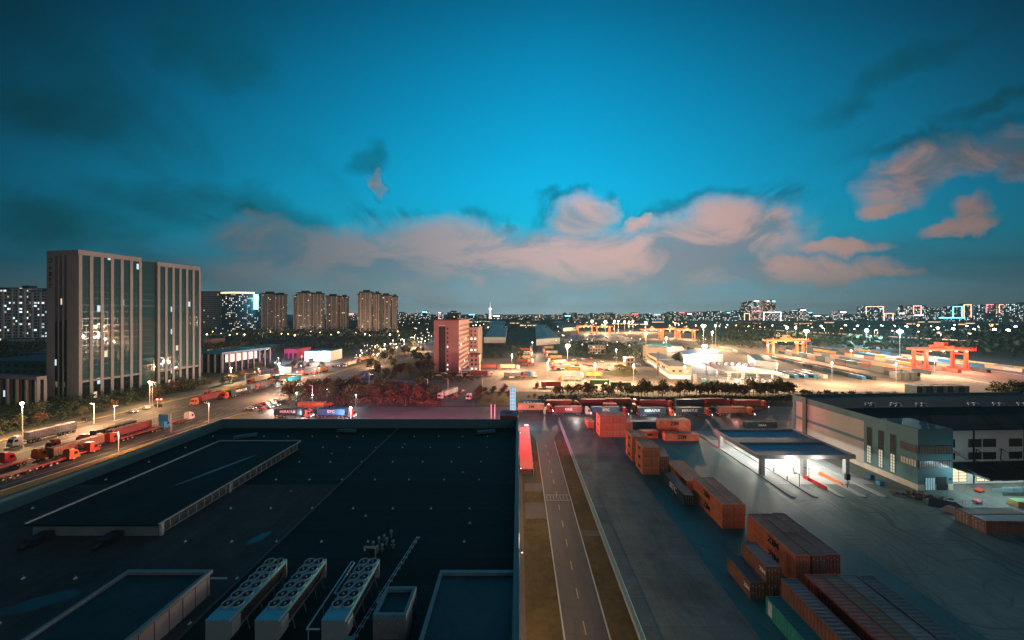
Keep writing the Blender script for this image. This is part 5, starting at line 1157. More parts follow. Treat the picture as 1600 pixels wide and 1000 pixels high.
for i, (px, t, k, dc) in enumerate(SKQ):
    dn = {'': 'plain', 'w': 'white-signed', 'c': 'cyan-signed', 'r': 'red-signed', 'o': 'orange-signed', 'O': 'orange-outlined', 'C': 'cyan-outlined', 'W': 'white-outlined', 'R': 'red-outlined', 'yO': 'yellow orange-outlined', 'p': 'pink-signed'}[dc]
    tag(t, '%s %s skyline building on the horizon, %s from the left' % (dn, SKN['sky%d' % k], ordw(i + 1)), None)
tv = thing('tv_tower', 'slim lit television tower with needle mast on the horizon', 'tower', ((766 - CX) / F * 3000, 3000, 0)); zt = H + 16 * 3000 / F
MB().bar((0, 0, 0), (0, 0, zt * .62), 14, 0, 8, 6).build('shaft', emis('tv_glow', (1, .9, .85), 1.1), tv); MB().ball((0, 0, zt * .64), 13, 0, 10, 6, .8).build('pod', emis('tv_pod', (1, .9, .85), 3), tv)
MB().bar((0, 0, zt * .64), (0, 0, zt * .8), 4, 0, 6, 2.5).bar((0, 0, zt * .8), (0, 0, zt + 14), 2.2, 0, 6, .8).build('mast', MATS['tv_glow'], tv)

# low sheds and depots filling the far districts
rs_ = random.Random(31); FS = []
for k in range(26):
    px = rs_.uniform(700, 1180) if k < 16 else rs_.uniform(1150, 1560); py = rs_.uniform(503, 512) if k < 16 else rs_.uniform(503, 508)
    FS.append((px, py))
FS.sort()
for k, (px, py) in enumerate(FS):
    Y = F * H / (py - CY); w = rs_.uniform(14, 34); c_ = rs_.choice(('a', 'blue', 'green', 'or'))
    nm = {'a': 'grey', 'blue': 'blue', 'green': 'pale green', 'or': 'orange'}[c_]
    t, ww, hh = slab('far_depot', '%s low depot in the far districts, %s from left' % (nm, ordw(k + 1)), 'depot', px, px + w, py - 4.5 * 20 / (Y / 100 + 8), Y, 40, MATS['shop_' + c_], 'low depots in the far districts', roof=M_rdk)
    MB().box(-ww * .45, -.6, 1.5, ww * .45, -.05, 4.5).build('lit_dock', emis('depot_amber', (1, .6, .3), 1.8), t)
# ------------------------------------------------------------------ trucks and cars
M_cabr = mat('cab_red', (.4, .05, .03), .35, var=.12, coat=.4); M_cabw = mat('cab_white', (.65, .63, .6), .35, var=.1, coat=.4); M_wsh = mat('windscreen', (.02, .025, .03), .12)
M_cabo = mat('cab_orange', (.5, .12, .03), .35, var=.1, coat=.4); M_cabb = mat('cab_blue', (.03, .3, .5), .35, coat=.4)
HL = emis('headlight', (1, .9, .75), 16); TL = emis('tail_light', (1, .06, .04), 4)
wheel_m = MB().bar((-.15, 0, .5), (.15, 0, .5), .5, 0, 10).bar((-.17, 0, .5), (.17, 0, .5), .22, 1, 8).mesh('wheel', [M_black, M_steel])
TRP = {}
def truck(kind, cab, lights, lab, bed=True, length=12.4):
    """front bumper at the origin, body behind along +y"""
    key = (kind, cab.name, lights)
    r = thing('container_truck' if kind != 'flat' else 'flatbed_truck', None, 'truck')
    c = MB(); pr = [(-.1, .55), (0, 1.6), (.35, 2.9), (.8, 3.15), (2.2, 3.3), (2.3, .75), (2.3, .55)]
    i = len(c.v); n = len(pr)
    c.v += [(-1.22, y_, z_) for y_, z_ in pr] + [(1.22, y_, z_) for y_, z_ in pr]
    for k in range(n): c.f.append((i + k, i + (k + 1) % n, i + n + (k + 1) % n, i + n + k)); c.mi.append(0)
    c.f.append(tuple(i + k for k in reversed(range(n)))); c.mi.append(0); c.f.append(tuple(i + n + k for k in range(n))); c.mi.append(0)
    c.box(-1.0, .9, 3.16, 1.0, 2.1, 3.6, 0, taper=.15); c.build('cab', cab, r)
    MB().face([(-1.05, -.015, 1.72), (1.05, -.015, 1.72), (.98, .32, 2.78), (-.98, .32, 2.78)]).build('windscreen', M_wsh, r)
    for s_ in (-1, 1): MB().face([(s_ * 1.23, .3, 1.75), (s_ * 1.23, 1.2, 1.75), (s_ * 1.23, 1.2, 2.6), (s_ * 1.23, .5, 2.6)][::s_]).build('side_window', M_wsh, r)
    MB().box(-1.1, -.2, .4, 1.1, -.09, .95).build('bumper', M_dark, r)
    hl = MB().box(-.24, -.3, .6, .24, -.2, .95).mesh('headlight', HL if lights else M_steel)
    for s_ in (-.85, .85): link('headlight', hl, r, (s_, 0, 0))
    L_ = length
    ch = MB().box(-.45, 2.31, .8, .45, 6.5, 1.05).box(-1.2, 4.2, 1.12, -.95, 3.6 + L_, 1.34).box(.95, 4.2, 1.12, 1.2, 3.6 + L_, 1.34)
    for k in range(9): ch.box(-.94, 4.3 + k * (L_ - 1) / 8, 1.14, .94, 4.5 + k * (L_ - 1) / 8, 1.3)
    ch.build('chassis', M_cabr if kind == 'flat' else M_dark, r)
    if kind == 'flat': MB().box(-1.22, 4.0, 1.345, 1.22, 3.6 + L_, 1.42).build('flatbed', mat('bed_rust', (.3, .1, .06), .7, scale=1), r)
    for yy_ in (1.2, 4.9, 6.2, L_ + .2, L_ + 1.5, L_ + 2.8):
        for s_ in (-1.05, 1.05): link('wheel', wheel_m, r, (s_, yy_, 0))
    tl = MB().box(-.15, 3.61 + L_, .95, .15, 3.66 + L_, 1.1).mesh('tail_light', TL if lights else MAR)
    for s_ in (-.95, .95): link('tail_light', tl, r, (s_, 0, 0))
    return r
def put_truck(kind, cab, lights, x, y, heading, lab, cont=None, ctxt=None, ctm=None, clab=None, grp=None, CLen=12.19, ts=1.6):
    key = (kind, cab.name, lights)
    if key not in TRP: TRP[key] = Pool(truck(kind, cab, lights, lab))
    t = TRP[key].put((x, y, .06), heading, lab, grp)
    if cont:
        q = Matrix.Rotation(heading, 3, 'Z') @ Vector((0, 3.7 + (12.3 - CLen), 0))
        # the container is a thing of its own, resting on the chassis
        c_ = container(x + q.x, y + q.y, .06 + 1.36, heading, cont, clab, 'containers riding on trucks', CLen, near=False, txt=ctxt, tm=ctm, tsize=ts, sides=(-1, 1) if ctxt else (-1,))
    return t
# along the cross road, right part: driving to the right, seen from the side
KR = R(90)      # heading: front at +x, body runs towards -x
TR = 'trucks queueing on the cross road'
def cr(pf, base, cab, cont, lab, clab, txt=None, tm=None, CLen=12.19, kind='cont', lights=True, rz=0.0):
    Y = F * H / (base - CY); put_truck(kind, cab, lights, (pf - CX) / F * Y, Y, KR + rz, lab, cont, txt, tm, clab, TR, CLen)
cr(863, 644, M_cabr, TAN, 'red-cabbed truck under the tan lettered box by the pylon', 'tan lettered container on a truck right of the pylon', 'ZIM')
cr(922, 648, M_cabw, MAR, 'white-cabbed truck under the maroon box, headlights glaring', 'maroon container with pale mark on queueing truck', 'ONE', M_let)
cr(980, 649, M_cabr, BLU, 'red-cabbed truck under the blue box behind the tall stack', 'bright blue container on truck behind the big stack', 'SITC', M_let)
cr(1052, 650, M_cabr, DKB, 'orange-red truck carrying dark lettered box, middle of queue', 'dark lettered container on the middle queueing truck', 'MERATUS', M_let)
cr(1110, 650, M_cabr, DKB, 'red truck carrying the teal-dark box, right of the middle', 'teal-dark container with pale letters on the queueing truck', 'MERATUS', M_let)
cr(1176, 649, M_cabo, BRN, 'orange-cabbed truck with brown box and row of marker lights', 'dull brown container on truck left of distribution building')
cr(996, 643, M_cabo, ORG, 'orange-cabbed truck with short box between dark boxes', 'short orange container on truck between two dark ones', None, None, 6.06)
# left part, by the corner of the parapet
cr(487, 652, M_cabr, DKB, 'red truck with dark box beside the parapet corner', 'dark container with pale lettering near parapet corner', 'MERATUS', M_let)
cr(554, 652, M_cabr, BLU, 'red truck with blue box beside the white parapet lamp', 'deep blue container on truck beside the white parapet lamp', 'SITC', M_let)
cr(520, 641, M_cabr, ORG, 'red truck behind the dark and blue boxes at corner', 'orange container half hidden behind the dark truck box')
cr(629, 605, M_cabr, ORG, 'truck carrying orange lettered box on the back street', 'orange lettered container on a truck over the trees', 'ZIM')
cr(585, 607, M_cabr, RED, 'truck carrying red box left of orange lettered box', 'red container on the back street, left of the orange one', None, None, 6.06)
cr(660, 606, M_cabw, BLU, 'truck following the orange lettered box on back street', 'blue container on the back street right of the orange one', None, None, 6.06)
for k in range(7):   # rear rank of red boxes
    px = 905 + k * 48 + (0, 6, -4, 3, 9, -3, 5)[k]; Y = F * H / (637.5 - CY) + (k % 3) * 1.5
    put_truck('cont', M_cabr, k % 3 == 0, (px - CX) / F * Y, Y, KR, 'parked red-cabbed truck in the rear rank under the tree belt, %s from left' % ordw(k + 1), (RED, MAR, BRN, RED, DKB, MAR, RED)[k], None, None, '%s container in the rear rank by tree belt, %s from left' % (('dusky red', 'maroon', 'brown', 'dusky red', 'dark', 'maroon', 'dusky red')[k], ordw(k + 1)), 'trucks of the rear rank')
# main road queue on the left
TQ = 'trucks queueing on the wide main road'
def on_road(px, base, away, kind, cab, lab, cont=None, clab=None, txt=None, lights=False, CLen=12.19, tm=None):
    x, y = gp(px, base); put_truck(kind, cab, lights, x, y, (math.pi - RA) if away else -RA, lab, cont, txt, tm or M_let, clab, TQ, CLen)
on_road(122, 697, False, 'cont', M_cabr, 'red truck with blue lettered box, at far left', DKB, 'dark blue lettered container on truck beside far verge', 'MERATUS')
on_road(149, 696, False, 'cont', M_cabr, 'red truck with long maroon box beside the blue one', MAR, 'long maroon container beside the dark blue lettered one')
on_road(75, 706, False, 'flat', M_cabr, 'red flatbed with empty bed behind the blue box truck')
on_road(119, 716, True, 'flat', M_cabo, 'bright orange flatbed cab nearest the yellow verge')
on_road(70, 716, True, 'flat', M_cabo, 'orange flatbed one lane left of the nearest cab')
on_road(20, 722, True, 'flat', M_cabr, 'red flatbed running off the left edge')
on_road(226, 672, True, 'flat', M_cabr, 'red flatbed passing under the blue direction sign')
on_road(15, 700, False, 'cont', M_cabw, 'white truck at left edge with grey box', GRY, 'grey container at the left edge of the road')
on_road(262, 668, True, 'flat', M_cabb, 'dark flatbed just beneath the blue direction sign')
on_road(334, 622, False, 'cont', M_cabr, 'foremost red truck at the stop line, left lane', YLW, 'yellowish container on foremost left lane truck')
on_road(348, 624, False, 'cont', M_cabr, 'red truck with dark lettered box at the stop line', DKB, 'dark container with pale letters at the stop line', 'MERATUS')
on_road(321, 621, False, 'flat', M_cabr, 'red flatbed at stop line, nearest the far verge')
on_road(396, 610, False, 'cont', M_cabr, 'red-cabbed truck with brown box in second queue row', BRN, 'brown container in the second row of the queue')
on_road(440, 602, False, 'cont', M_cabw, 'white truck with turquoise box at the junction', SKY, 'bright turquoise container at the junction')
on_road(388, 601, False, 'cont', M_cabr, 'truck with orange box far behind the second row', TAN, 'tan container on inner lane of truck queue')
on_road(490, 585, False, 'cont', M_cabr, 'red truck with bright orange box past the junction', ORG, 'bright orange container on truck past the junction')
on_road(538, 574, False, 'cont', M_cabw, 'distant truck with white box near the avenue trees', WHT, 'white container on a distant truck near avenue')
on_road(470, 588, False, 'flat', M_cabr, 'red flatbed waiting ahead of the bright orange box')
on_road(150, 705, True, 'flat', M_cabr, 'red flatbed cab between the orange one and the bare pole')
on_road(300, 655, True, 'flat', M_cabw, 'white-cabbed flatbed climbing towards the stop line, right lanes')
on_road(180, 690, True, 'cont', M_cabr, 'red truck hauling brown box beneath the bare pole', BRN, 'brown container hauled in the right-hand lanes')
on_road(372, 616, False, 'cont', M_cabr, 'red truck wedged between two rows at the stop line', GRY, 'grey container wedged between rows of the queue')
on_road(420, 598, False, 'cont', M_cabr, 'red truck close behind the turquoise box', DKB, 'dark container close behind the turquoise box')
on_road(300, 634, False, 'cont', M_cabo, 'orange truck waiting alone before the stop line', MAR, 'maroon container waiting alone before the stop line')
on_road(560, 566, False, 'cont', M_cabr, 'far red truck on the avenue with tan box', TAN, 'tan container far along the avenue')
on_road(590, 558, False, 'cont', M_cabw, 'farthest avenue truck with blue box', BLU, 'blue container far along the avenue')
# trucks on the slip road and in the freight yard
def facing(px, base, kind, cab, lab, cont=None, clab=None, rz=0.0, g_='trucks in the freight yard', CLen=12.19, lights=False, txt=None):
    x, y = gp(px, base); put_truck(kind, cab, lights, x, y, rz, lab, cont, txt, M_let, clab, g_, CLen)
facing(686, 625, 'cont', M_cabw, 'white truck with white trailer coming down left fork', WHT, 'white container on the truck in the left fork', R(-24))
facing(731, 626, 'flat', M_cabw, 'white-cabbed empty truck coming down the right fork', None, None, R(-22))
FY = [(770, 588, 90, MAR), (822, 590, 90, GRY), (838, 589, 90, BLU), (812, 577, 90, TAN), (827, 572, 0, TAN), (822, 562, 0, BLU), (782, 577, 90, RED)]
FY.sort(key=lambda q: q[0])
for k, (px, b_, a, m_) in enumerate(FY):
    nm_ = {MAR: 'maroon', GRY: 'grey', BLU: 'blue', TAN: 'tan', RED: 'red'}[m_]
    facing(px, b_, 'cont', M_cabr if k % 2 else M_cabw, 'freight yard truck with %s box left of the lane, %s from left' % (nm_, ordw(k + 1)), m_, '%s container on freight yard truck left of the lane, %s from left' % (nm_, ordw(k + 1)), R(a))
for k in range(9): # along both sides of the lane
    t_ = k / 8; facing(832 - 4 * t_ + 3, 572 - 26 * t_, 'cont' if k % 2 else 'flat', M_cabw if k % 3 else M_cabr, 'truck parked nose out on left side of lane, %s from the near end' % ordw(k + 1), (TAN, RED, WHT)[k % 3] if k % 2 else None, 'container on left lane-side truck, %s from the near end' % ordw(k + 1), R(75))
    facing(862 - 16 * t_, 578 - 32 * t_, 'cont' if k % 2 == 0 else 'flat', M_cabw if k % 2 else M_cabr, 'truck parked nose out on right side of lane, %s from the near end' % ordw(k + 1), (WHT, ORG, TAN)[k % 3] if k % 2 == 0 else None, 'container on right lane-side truck, %s from the near end' % ordw(k + 1), R(-75), CLen=12.19)
for k, (px, b_, m_, cb_) in enumerate(((872, 596, GRY, M_cabo), (912, 603, GRN, M_cabw), (944, 607, GRN, M_cabw), (906, 590, YLW, M_cabw), (836, 606, RED, M_cabr))):
    nm_ = ('grey', 'deep green', 'dull green', 'yellow', 'rust red')[k]
    facing(px, b_, 'cont', cb_, 'yard truck with %s box in front of the brightest mast' % nm_, m_, '%s container on yard truck before the brightest mast' % nm_, R(-92 + k))
for k, (px, b_, l_) in enumerate(((884, 578, 'yellow'), (882, 571, 'orange'))): side(*gp(px, b_), .06, YLW if k == 0 else ORG, '%s container stacked on the yard floor beside brightest mast' % l_, 12.19)

def car(body, lights=False):
    r = thing('parked_car', None, 'car')
    b = MB(); pr = [(0, .35), (0, .75), (.9, .9), (1.5, 1.38), (3.1, 1.42), (3.9, .95), (4.4, .85), (4.45, .35)]
    i = len(b.v); n = len(pr)
    for s_, w in ((-1, .88), (1, .88)): b.v += [(s_ * (w - (.16 if z_ > 1.2 else 0)), y_, z_) for y_, z_ in pr]
    for k in range(n): b.f.append((i + k, i + (k + 1) % n, i + n + (k + 1) % n, i + n + k)); b.mi.append(0)
    b.f.append(tuple(i + k for k in reversed(range(n)))); b.mi.append(0); b.f.append(tuple(i + n + k for k in range(n))); b.mi.append(0)
    b.build('body', body, r)
    g_ = MB().face([(-.7, .98, .96), (.7, .98, .96), (.62, 1.47, 1.35), (-.62, 1.47, 1.35)]).build('windscreen', M_wsh, r)
    MB().face([(-.62, 3.18, 1.4), (.62, 3.18, 1.4), (.72, 3.86, 1.0), (-.72, 3.86, 1.0)]).build('rear_window', M_wsh, r)
    for s_ in (-1, 1): MB().face([(s_ * .875, 1.25, .95), (s_ * .875, 3.55, .95), (s_ * .735, 3.0, 1.34), (s_ * .735, 1.6, 1.34)][::s_]).build('side_window', M_wsh, r)
    wm = MB().bar((-.1, 0, .32), (.1, 0, .32), .32, 0, 8).mesh('wheel', M_black)
    for s_ in (-.8, .8):
        for y_ in (.85, 3.6): link('wheel', wm, r, (s_, y_, 0))
        MB().box(s_ - .12, -.03, .55, s_ + .12, -.001, .7).build('headlight', HL if lights else M_steel, r)
        MB().box(s_ * .95 - .1, 4.43, .6, s_ * .95 + .1, 4.47, .75).build('tail_light', TL if lights else MAR, r)
    return r
CPn = {n_: Pool(car(mat('car_' + n_, c_, .3, var=.08, coat=.6), n_ == 'silver')) for n_, c_ in (('white', (.65, .65, .63)), ('black', (.03, .03, .035)), ('silver', (.35, .36, .37)), ('red', (.4, .04, .03)))}
rc = random.Random(3); CQ = []
def cars(desc, pts, rz, jit=.1):
    for (px, py) in pts: CQ.append((desc, px, py, rz + rc.uniform(-jit, jit)))
cars('on the verge parking beside the far left trees', [(58, 680), (80, 676), (96, 670), (140, 658), (212, 645), (232, 640), (250, 636)], R(70))
cars('on the open yard under the brightest mast', [(900, 563), (914, 562), (928, 561), (942, 566), (955, 572), (905, 572), (918, 571), (942, 578), (953, 580), (930, 583), (895, 575), (927, 573), (965, 560), (1000, 572), (938, 556)], R(85), .5)
cars('in the lot by the customs wing', [(968 + k * 3.6, 576 + k * .9) for k in range(7)], R(70))
cars('stopped at the junction mouth', [(398, 640), (408, 636), (418, 633), (428, 630), (438, 627), (425, 638), (436, 635), (448, 630), (414, 642)], R(70), .3)
cars('parked along the back street corner', [(545 + k * 6, 600 - k * 2.2) for k in range(7)], R(60), .2)
cars('parked under the pink block', [(690 + k * 8, 588 - (k % 2) * 3) for k in range(8)], R(90), .2)
cars('in the far rows left of the pink block', [(560 + k * 7.5, 560 - k * 2.9 + (k % 2) * 4) for k in range(14)], R(80), .4)
cars('in the big distant car lot', [(895 + (k % 11) * 9, 524 + (k // 11) * 4.5) for k in range(44)], R(85), .2)
cars('on the far strip by the rail sidings', [(1275 + k * 12, 542 + k * 1.5) for k in range(14)], R(70), .3)
cars('on the main avenue beyond the junction', [(520 + k * 9, 574 - k * 3.1 + (k % 3) * 2) for k in range(14)], R(-5), .1)
cars('on the slip road fork', [(716, 621), (724, 612)], R(160), .1)
cg = {}
for q in CQ: cg.setdefault(q[0], []).append(q)
for d, l in cg.items():
    l.sort(key=lambda q: (round(q[2] / 4.4), q[1]))
    for i, (_, px, py, rz) in enumerate(l):
        cn = rc.choice(list(CPn)); x, y = gp(px, py); CPn[cn].put((x, y, .12), rz, '%s car %s, %s counted row by row' % (cn, d, ordw(i + 1)), 'cars ' + d)
for px, py, pw, cc in ((425, 641, 2500, WHITE), (470, 654, 2000, WHITE), (530, 656, 2000, COLD), (466, 600, 9000, WHITE), (900, 655, 2200, WHITE), (1022, 656, 2600, COLD), (1060, 656, 1500, PEACH), (1150, 657, 1500, (1, .4, .3)), (960, 656, 1500, PEACH)):
    x, y = gp(px, py); lamp((x, y, 2.2), pw * .6, cc, .3)
# bare lights above the main road lanes, without fittings, brightening the asphalt
for k in range(7): x, y = rd(-182 + (k % 2) * 30, 120 + k * 55); lamp((x, y, 9), 30000 + 5500 * k, (1, .55, .28), .5)
# ------------------------------------------------------------------ trees
def leafmat(name, c):
    if name in MATS: return MATS[name]
    m = bpy.data.materials.new(name); m.use_nodes = True; MATS[name] = m; h = G(m.node_tree); b = m.node_tree.nodes['Principled BSDF']
    tcn = h.node('ShaderNodeTexCoord'); n = h.noise(tcn.outputs['Object'], .8, 3); w = h.noise(tcn.outputs['Object'], 9, 2)
    oi = h.node('ShaderNodeObjectInfo')
    f = h.m('ADD', h.m('MULTIPLY', n.outputs[0], .6), h.m('MULTIPLY', w.outputs[0], .4))
    h.put(b.inputs['Base Color'], h.ramp(f, [(.35, tuple(x * .5 for x in c)), (.5, c), (.68, tuple(x * 1.6 for x in c))])); b.inputs['Roughness'].default_value = .8
    return m
M_bark = mat('bark', (.12, .09, .07), .9, scale=3)
def tree_meshes(seed, ht, rad, nleaf, ls, trunk=.3, shape='round'):
    rr = random.Random(seed); tk = MB(); h0 = ht * trunk
    tk.bar((0, 0, 0), (.1, 0, h0), ht * .028, 0, 6, ht * .02); tips = []
    nb = 7
    for k in range(nb):
        a = 2 * math.pi * k / nb + rr.uniform(-.4, .4); el = rr.uniform(.25, 1.2); ln = rad * rr.uniform(.6, .95)
        q = Vector((math.cos(a) * math.cos(el) * ln, math.sin(a) * math.cos(el) * ln, h0 + math.sin(el) * (ht - h0) * .75 + .2))
        tk.bar((.1, 0, h0 * rr.uniform(.75, 1)), q, ht * .013, 0, 4, ht * .004); tips.append(q)
    tips.append(Vector((0, 0, ht * .88))); tk.bar((.1, 0, h0), tips[-1], ht * .016, 0, 4, ht * .004)
    for k in range(6): tips.append(Vector((rr.uniform(-.5, .5) * rad, rr.uniform(-.5, .5) * rad, rr.uniform(h0, ht * .85))))
    lf = MB()
    for k in range(nleaf):
        c = rr.choice(tips); s_ = rad * .42
        p = c + Vector((rr.gauss(0, s_ * .55), rr.gauss(0, s_ * .55), rr.gauss(0, s_ * .45)))
        if p.z < h0 * .6: continue
        n = Vector((rr.gauss(0, 1), rr.gauss(0, 1), rr.gauss(.5, 1))).normalized(); a = n.orthogonal().normalized(); b = n.cross(a); z = ls * rr.uniform(.6, 1.3)
        lf.face([p + a * z, p + b * z * .7, p - a * z, p - b * z * .7])
    return tk, lf
TV = []
for k, (sd, ht, rad, nl, ls) in enumerate(((1, 7.5, 3.0, 420, .42), (2, 6.5, 2.7, 380, .4), (3, 8.5, 3.3, 480, .45), (4, 6.0, 2.4, 300, .38))):
    tk, lf = tree_meshes(sd, ht, rad, nl, ls); TV.append((tk, lf, ht))
def tree_pool(leaf, variants):
    P_ = []
    for k in variants:
        tk, lf, ht = TV[k]; r = thing('broadleaf_tree', None, 'tree'); tk.build('trunk', M_bark, r); lf.build('crown', leaf, r); P_.append(Pool(r))
    return P_
LF = {'olive': leafmat('leaf_olive', (.07, .075, .025)), 'dark': leafmat('leaf_dark', (.035, .05, .028)), 'rust': leafmat('leaf_rust', (.11, .055, .03)), 'gold': leafmat('leaf_gold', (.2, .15, .03))}
TPOOL = {k: tree_pool(v_, range(4)) for k, v_ in LF.items()}
rt = random.Random(17); TQ_ = []; NT = [0]
def plant(px, py, leaf, sc, desc):
    x, y = gp(px, py); TQ_.append((desc, px, py, x, y, leaf, sc))
for k in range(56):   # belt between freight yard and cross road
    px = (868 + k * 9 if k < 14 else 990 + (k - 14) * 6) + rt.uniform(-3, 3); plant(px, 618.5 + rt.uniform(-1.5, 1.5), 'olive', rt.uniform(.85, 1.1) * (1.1 if px > 985 else .85), 'small olive tree in the belt between freight yard and trucks')
for k in range(7): plant(828 + k * 8.5 + rt.uniform(-2, 2), 624 + rt.uniform(-2, 2), 'gold', rt.uniform(.35, .5), 'round golden shrub on bank behind the tan lettered box')
for k in range(12): plant(1255 + k * 13 + rt.uniform(-3, 3), 624 + k * .4, 'olive', rt.uniform(.6, .85), 'small tree behind the roofline of the distribution building')
for k in range(30): plant(450 + (k % 15) * 15.5 + rt.uniform(-5, 5), 616 + (k // 15) * 11 + rt.uniform(-4, 4), rt.choice(('dark', 'olive', 'rust', 'rust')), rt.uniform(.95, 1.35), 'tree in the dark grove between the two streets')
for k in range(10): plant(746 + k * 5.4 + rt.uniform(-2, 2), 622 - (k % 3) * 4, rt.choice(('rust', 'olive')), rt.uniform(.5, .75), 'small tree on the fork island before the pylon')
for k in range(34):
    sv = -206 - rt.uniform(0, 17); t = 98 + k * 5.2; x, y = rd(sv, t)
    if (x + 228) > 0 and False: continue
    TQ_.append(('dark roadside tree between the left verge and the towers', CX + F * x / y, CY + F * H / y, x, y, rt.choice(('dark', 'dark', 'rust', 'olive')), rt.uniform(.6, 1.0)))
for k in range(14): plant(400 + k * 8 + rt.uniform(-3, 3), 580 - (k % 3) * 5, rt.choice(('dark', 'olive')), rt.uniform(.7, 1.0), 'tree beside the lit workshops and the red shed')
for k in range(80):
    t = rt.random(); px = 575 + 100 * rt.random(); py = 597 - 70 * t + rt.uniform(-4, 4)
    if px < 690 - 0 and (858 - px) / (py - 490) > 4.5: continue
    plant(px, py, rt.choice(('dark', 'dark', 'olive')), rt.uniform(.9, 1.4), 'dark park tree left of the pink block')
for k in range(16): plant(758 + rt.uniform(0, 60), 566 - rt.uniform(0, 24), 'dark', rt.uniform(.8, 1.2), 'dark tree between the pink block and the lane')
for k in range(30): plant(885 + rt.uniform(0, 100), 557 - rt.uniform(2, 16), 'dark', rt.uniform(.8, 1.2), 'dark tree behind the open yard parking')
for k in range(7): plant(962 + k * 5, 577 + k * 1.2, 'gold', .6, 'golden tree on the lawn wedge by customs wing')
for k in range(12): plant(1050 + rt.uniform(0, 55), 556 - rt.uniform(0, 9), 'dark', rt.uniform(.8, 1.1), 'dark tree behind the low customs roofs')
for (px, py, s_) in ((1556, 622, 1.35), (1570, 622, 1.5), (1585, 622, 1.3), (1598, 623, 1.2)): plant(px, py, 'olive', s_, 'big dark tree cluster at right edge above warehouse roof')
for k in range(16): plant(690 + k * 3.4, 594 + (k % 3) * 1.5, 'rust', .35, 'low shrub at the foot of the pink block')
tg_ = {}
for q in TQ_: tg_.setdefault(q[0], []).append(q)
for d, l in tg_.items():
    l.sort(key=lambda q: q[1])
    for i, (_, px, py, x, y, leaf, sc) in enumerate(l):
        o_ = TPOOL[leaf][rt.randrange(4)].put((x, y, .03), rt.uniform(0, 6.28), '%s, %s from left' % (d, ordw(i + 1)), d.split(',')[0] + 's'); o_.scale = (sc, sc, sc * rt.uniform(.85, 1.15)); NT[0] += 1
print('TREES', NT[0])
# hedge and far woods nobody could count
def wood(name, quad, n, ls, ht, m, seed, label=None):
    rr = random.Random(seed); b = MB(); c = [Vector((*gp(*q), 0)) for q in quad]
    for k in range(n):
        u_, v_ = rr.random(), rr.random(); p = c[0].lerp(c[1], u_).lerp(c[3].lerp(c[2], u_), v_)
        cl_ = 1 + .35 * math.sin(p.x * .11 + seed) + .25 * math.sin(p.y * .07 + p.x * .05)
        p = p + Vector((rr.gauss(0, ls), rr.gauss(0, ls), ht * cl_ * rr.random() ** .55))
        n_ = Vector((rr.gauss(0, 1), rr.gauss(0, 1), rr.gauss(.4, 1))).normalized(); a = n_.orthogonal().normalized(); bb = n_.cross(a); z = ls * rr.uniform(.6, 1.3)
        b.face([p + a * z, p + bb * z * .7, p - a * z, p - bb * z * .7])
    o_ = b.build(name, m); o_['kind'] = 'stuff'; o_['label'] = label; o_['category'] = 'wood' if 'wood' in label else 'hedge'; return o_
wood('hedge', [(840, 629), (1240, 629), (1240, 624), (840, 624)], 9000, .3, 2.6, LF['dark'], 3, 'dark clipped hedge running between tree belt and trucks')
wood('bank_grass', [(1060, 623), (1240, 623), (1240, 617), (1060, 617)], 1500, .3, .5, LF['gold'], 9, 'rough lit grass hedge strip under the tree belt')
wood('far_wood', [(1130, 535), (1600, 560), (1700, 515), (1150, 509)], 9000, 3.2, 11, LF['dark'], 5, 'dark far wood spreading below the right skyline')
wood('far_wood', [(390, 530), (690, 530), (700, 502), (330, 506)], 8000, 3.0, 10, LF['dark'], 6, 'dark far wood around the distant apartment towers')
wood('far_wood', [(320, 552), (560, 548), (640, 530), (330, 527)], 5000, 1.6, 7, LF['dark'], 7, 'dark nearer wood between workshops and apartment towers')
wood('far_wood', [(-60, 566), (80, 562), (76, 540), (-60, 545)], 3500, 1.4, 9, LF['dark'], 8, 'dark wood in front of the pale left slab blocks')
wood('far_wood', [(740, 520), (1000, 516), (1000, 500), (740, 500)], 3500, 3.0, 9, LF['dark'], 12, 'dark far wood around the distant green sheds')
wood('far_wood', [(1090, 542), (1200, 546), (1190, 527), (1090, 524)], 1200, 1.6, 7, LF['dark'], 13, 'dark wood strip behind the toll canopy masts')
wood('shrubbery', [(-30, 690), (330, 600), (312, 590), (-60, 640)], 7000, .45, 2.2, LF['dark'], 14, 'dark low wood of shrubs under the office towers')
wood('shrubbery', [(440, 636), (690, 636), (690, 606), (520, 606)], 9000, .4, 2.6, LF['rust'], 15, 'reddish low shrub wood between the two streets')
wood('far_wood', [(885, 557), (1010, 566), (1000, 540), (890, 536)], 3500, .9, 6, LF['dark'], 21, 'dark wood behind the open yard parking rows')
# ------------------------------------------------------------------ customs buildings in the freight yard
YA = -R(9.6)
M_cream = mat('customs_cream', (.42, .34, .26), .8, var=.1, scale=.15); M_crr = mat('customs_roof', (.4, .38, .36), .8, var=.15, scale=.08)
cu = thing('customs_building', 'cream flat-roofed customs building with lit base, freight yard', 'building', (*gp(1046, 592), 0), YA)
MB().box(0, 0, 3.0, 14.5, 32, 8.4).build('wall', M_cream, cu); MB().box(.4, .4, 0, 14.1, 31.6, 2.99).build('lit_base', mat('lit_base', (.7, .66, .6), .5, em=(1, .9, .75), es=.5, scale=.5), cu)
MB().box(-.3, -.3, 8.4, 14.8, 32.3, 8.9).build('roof', M_crr, cu)
for k in range(6): window(cu, -.05, 3 + k * 5, 5, -.001, 5.6 + k * 5, 6.6, emis('customs_lit', (1, .85, .6), 1.2) if k in (0, 1, 4) else M_gl, 2, 1)
for k in range(3): window(cu, 2 + k * 4.4, -.05, 5, 3.6 + k * 4.4, -.001, 6.4, M_gl if k != 2 else MATS['customs_lit'], 2, 1, ax='y')
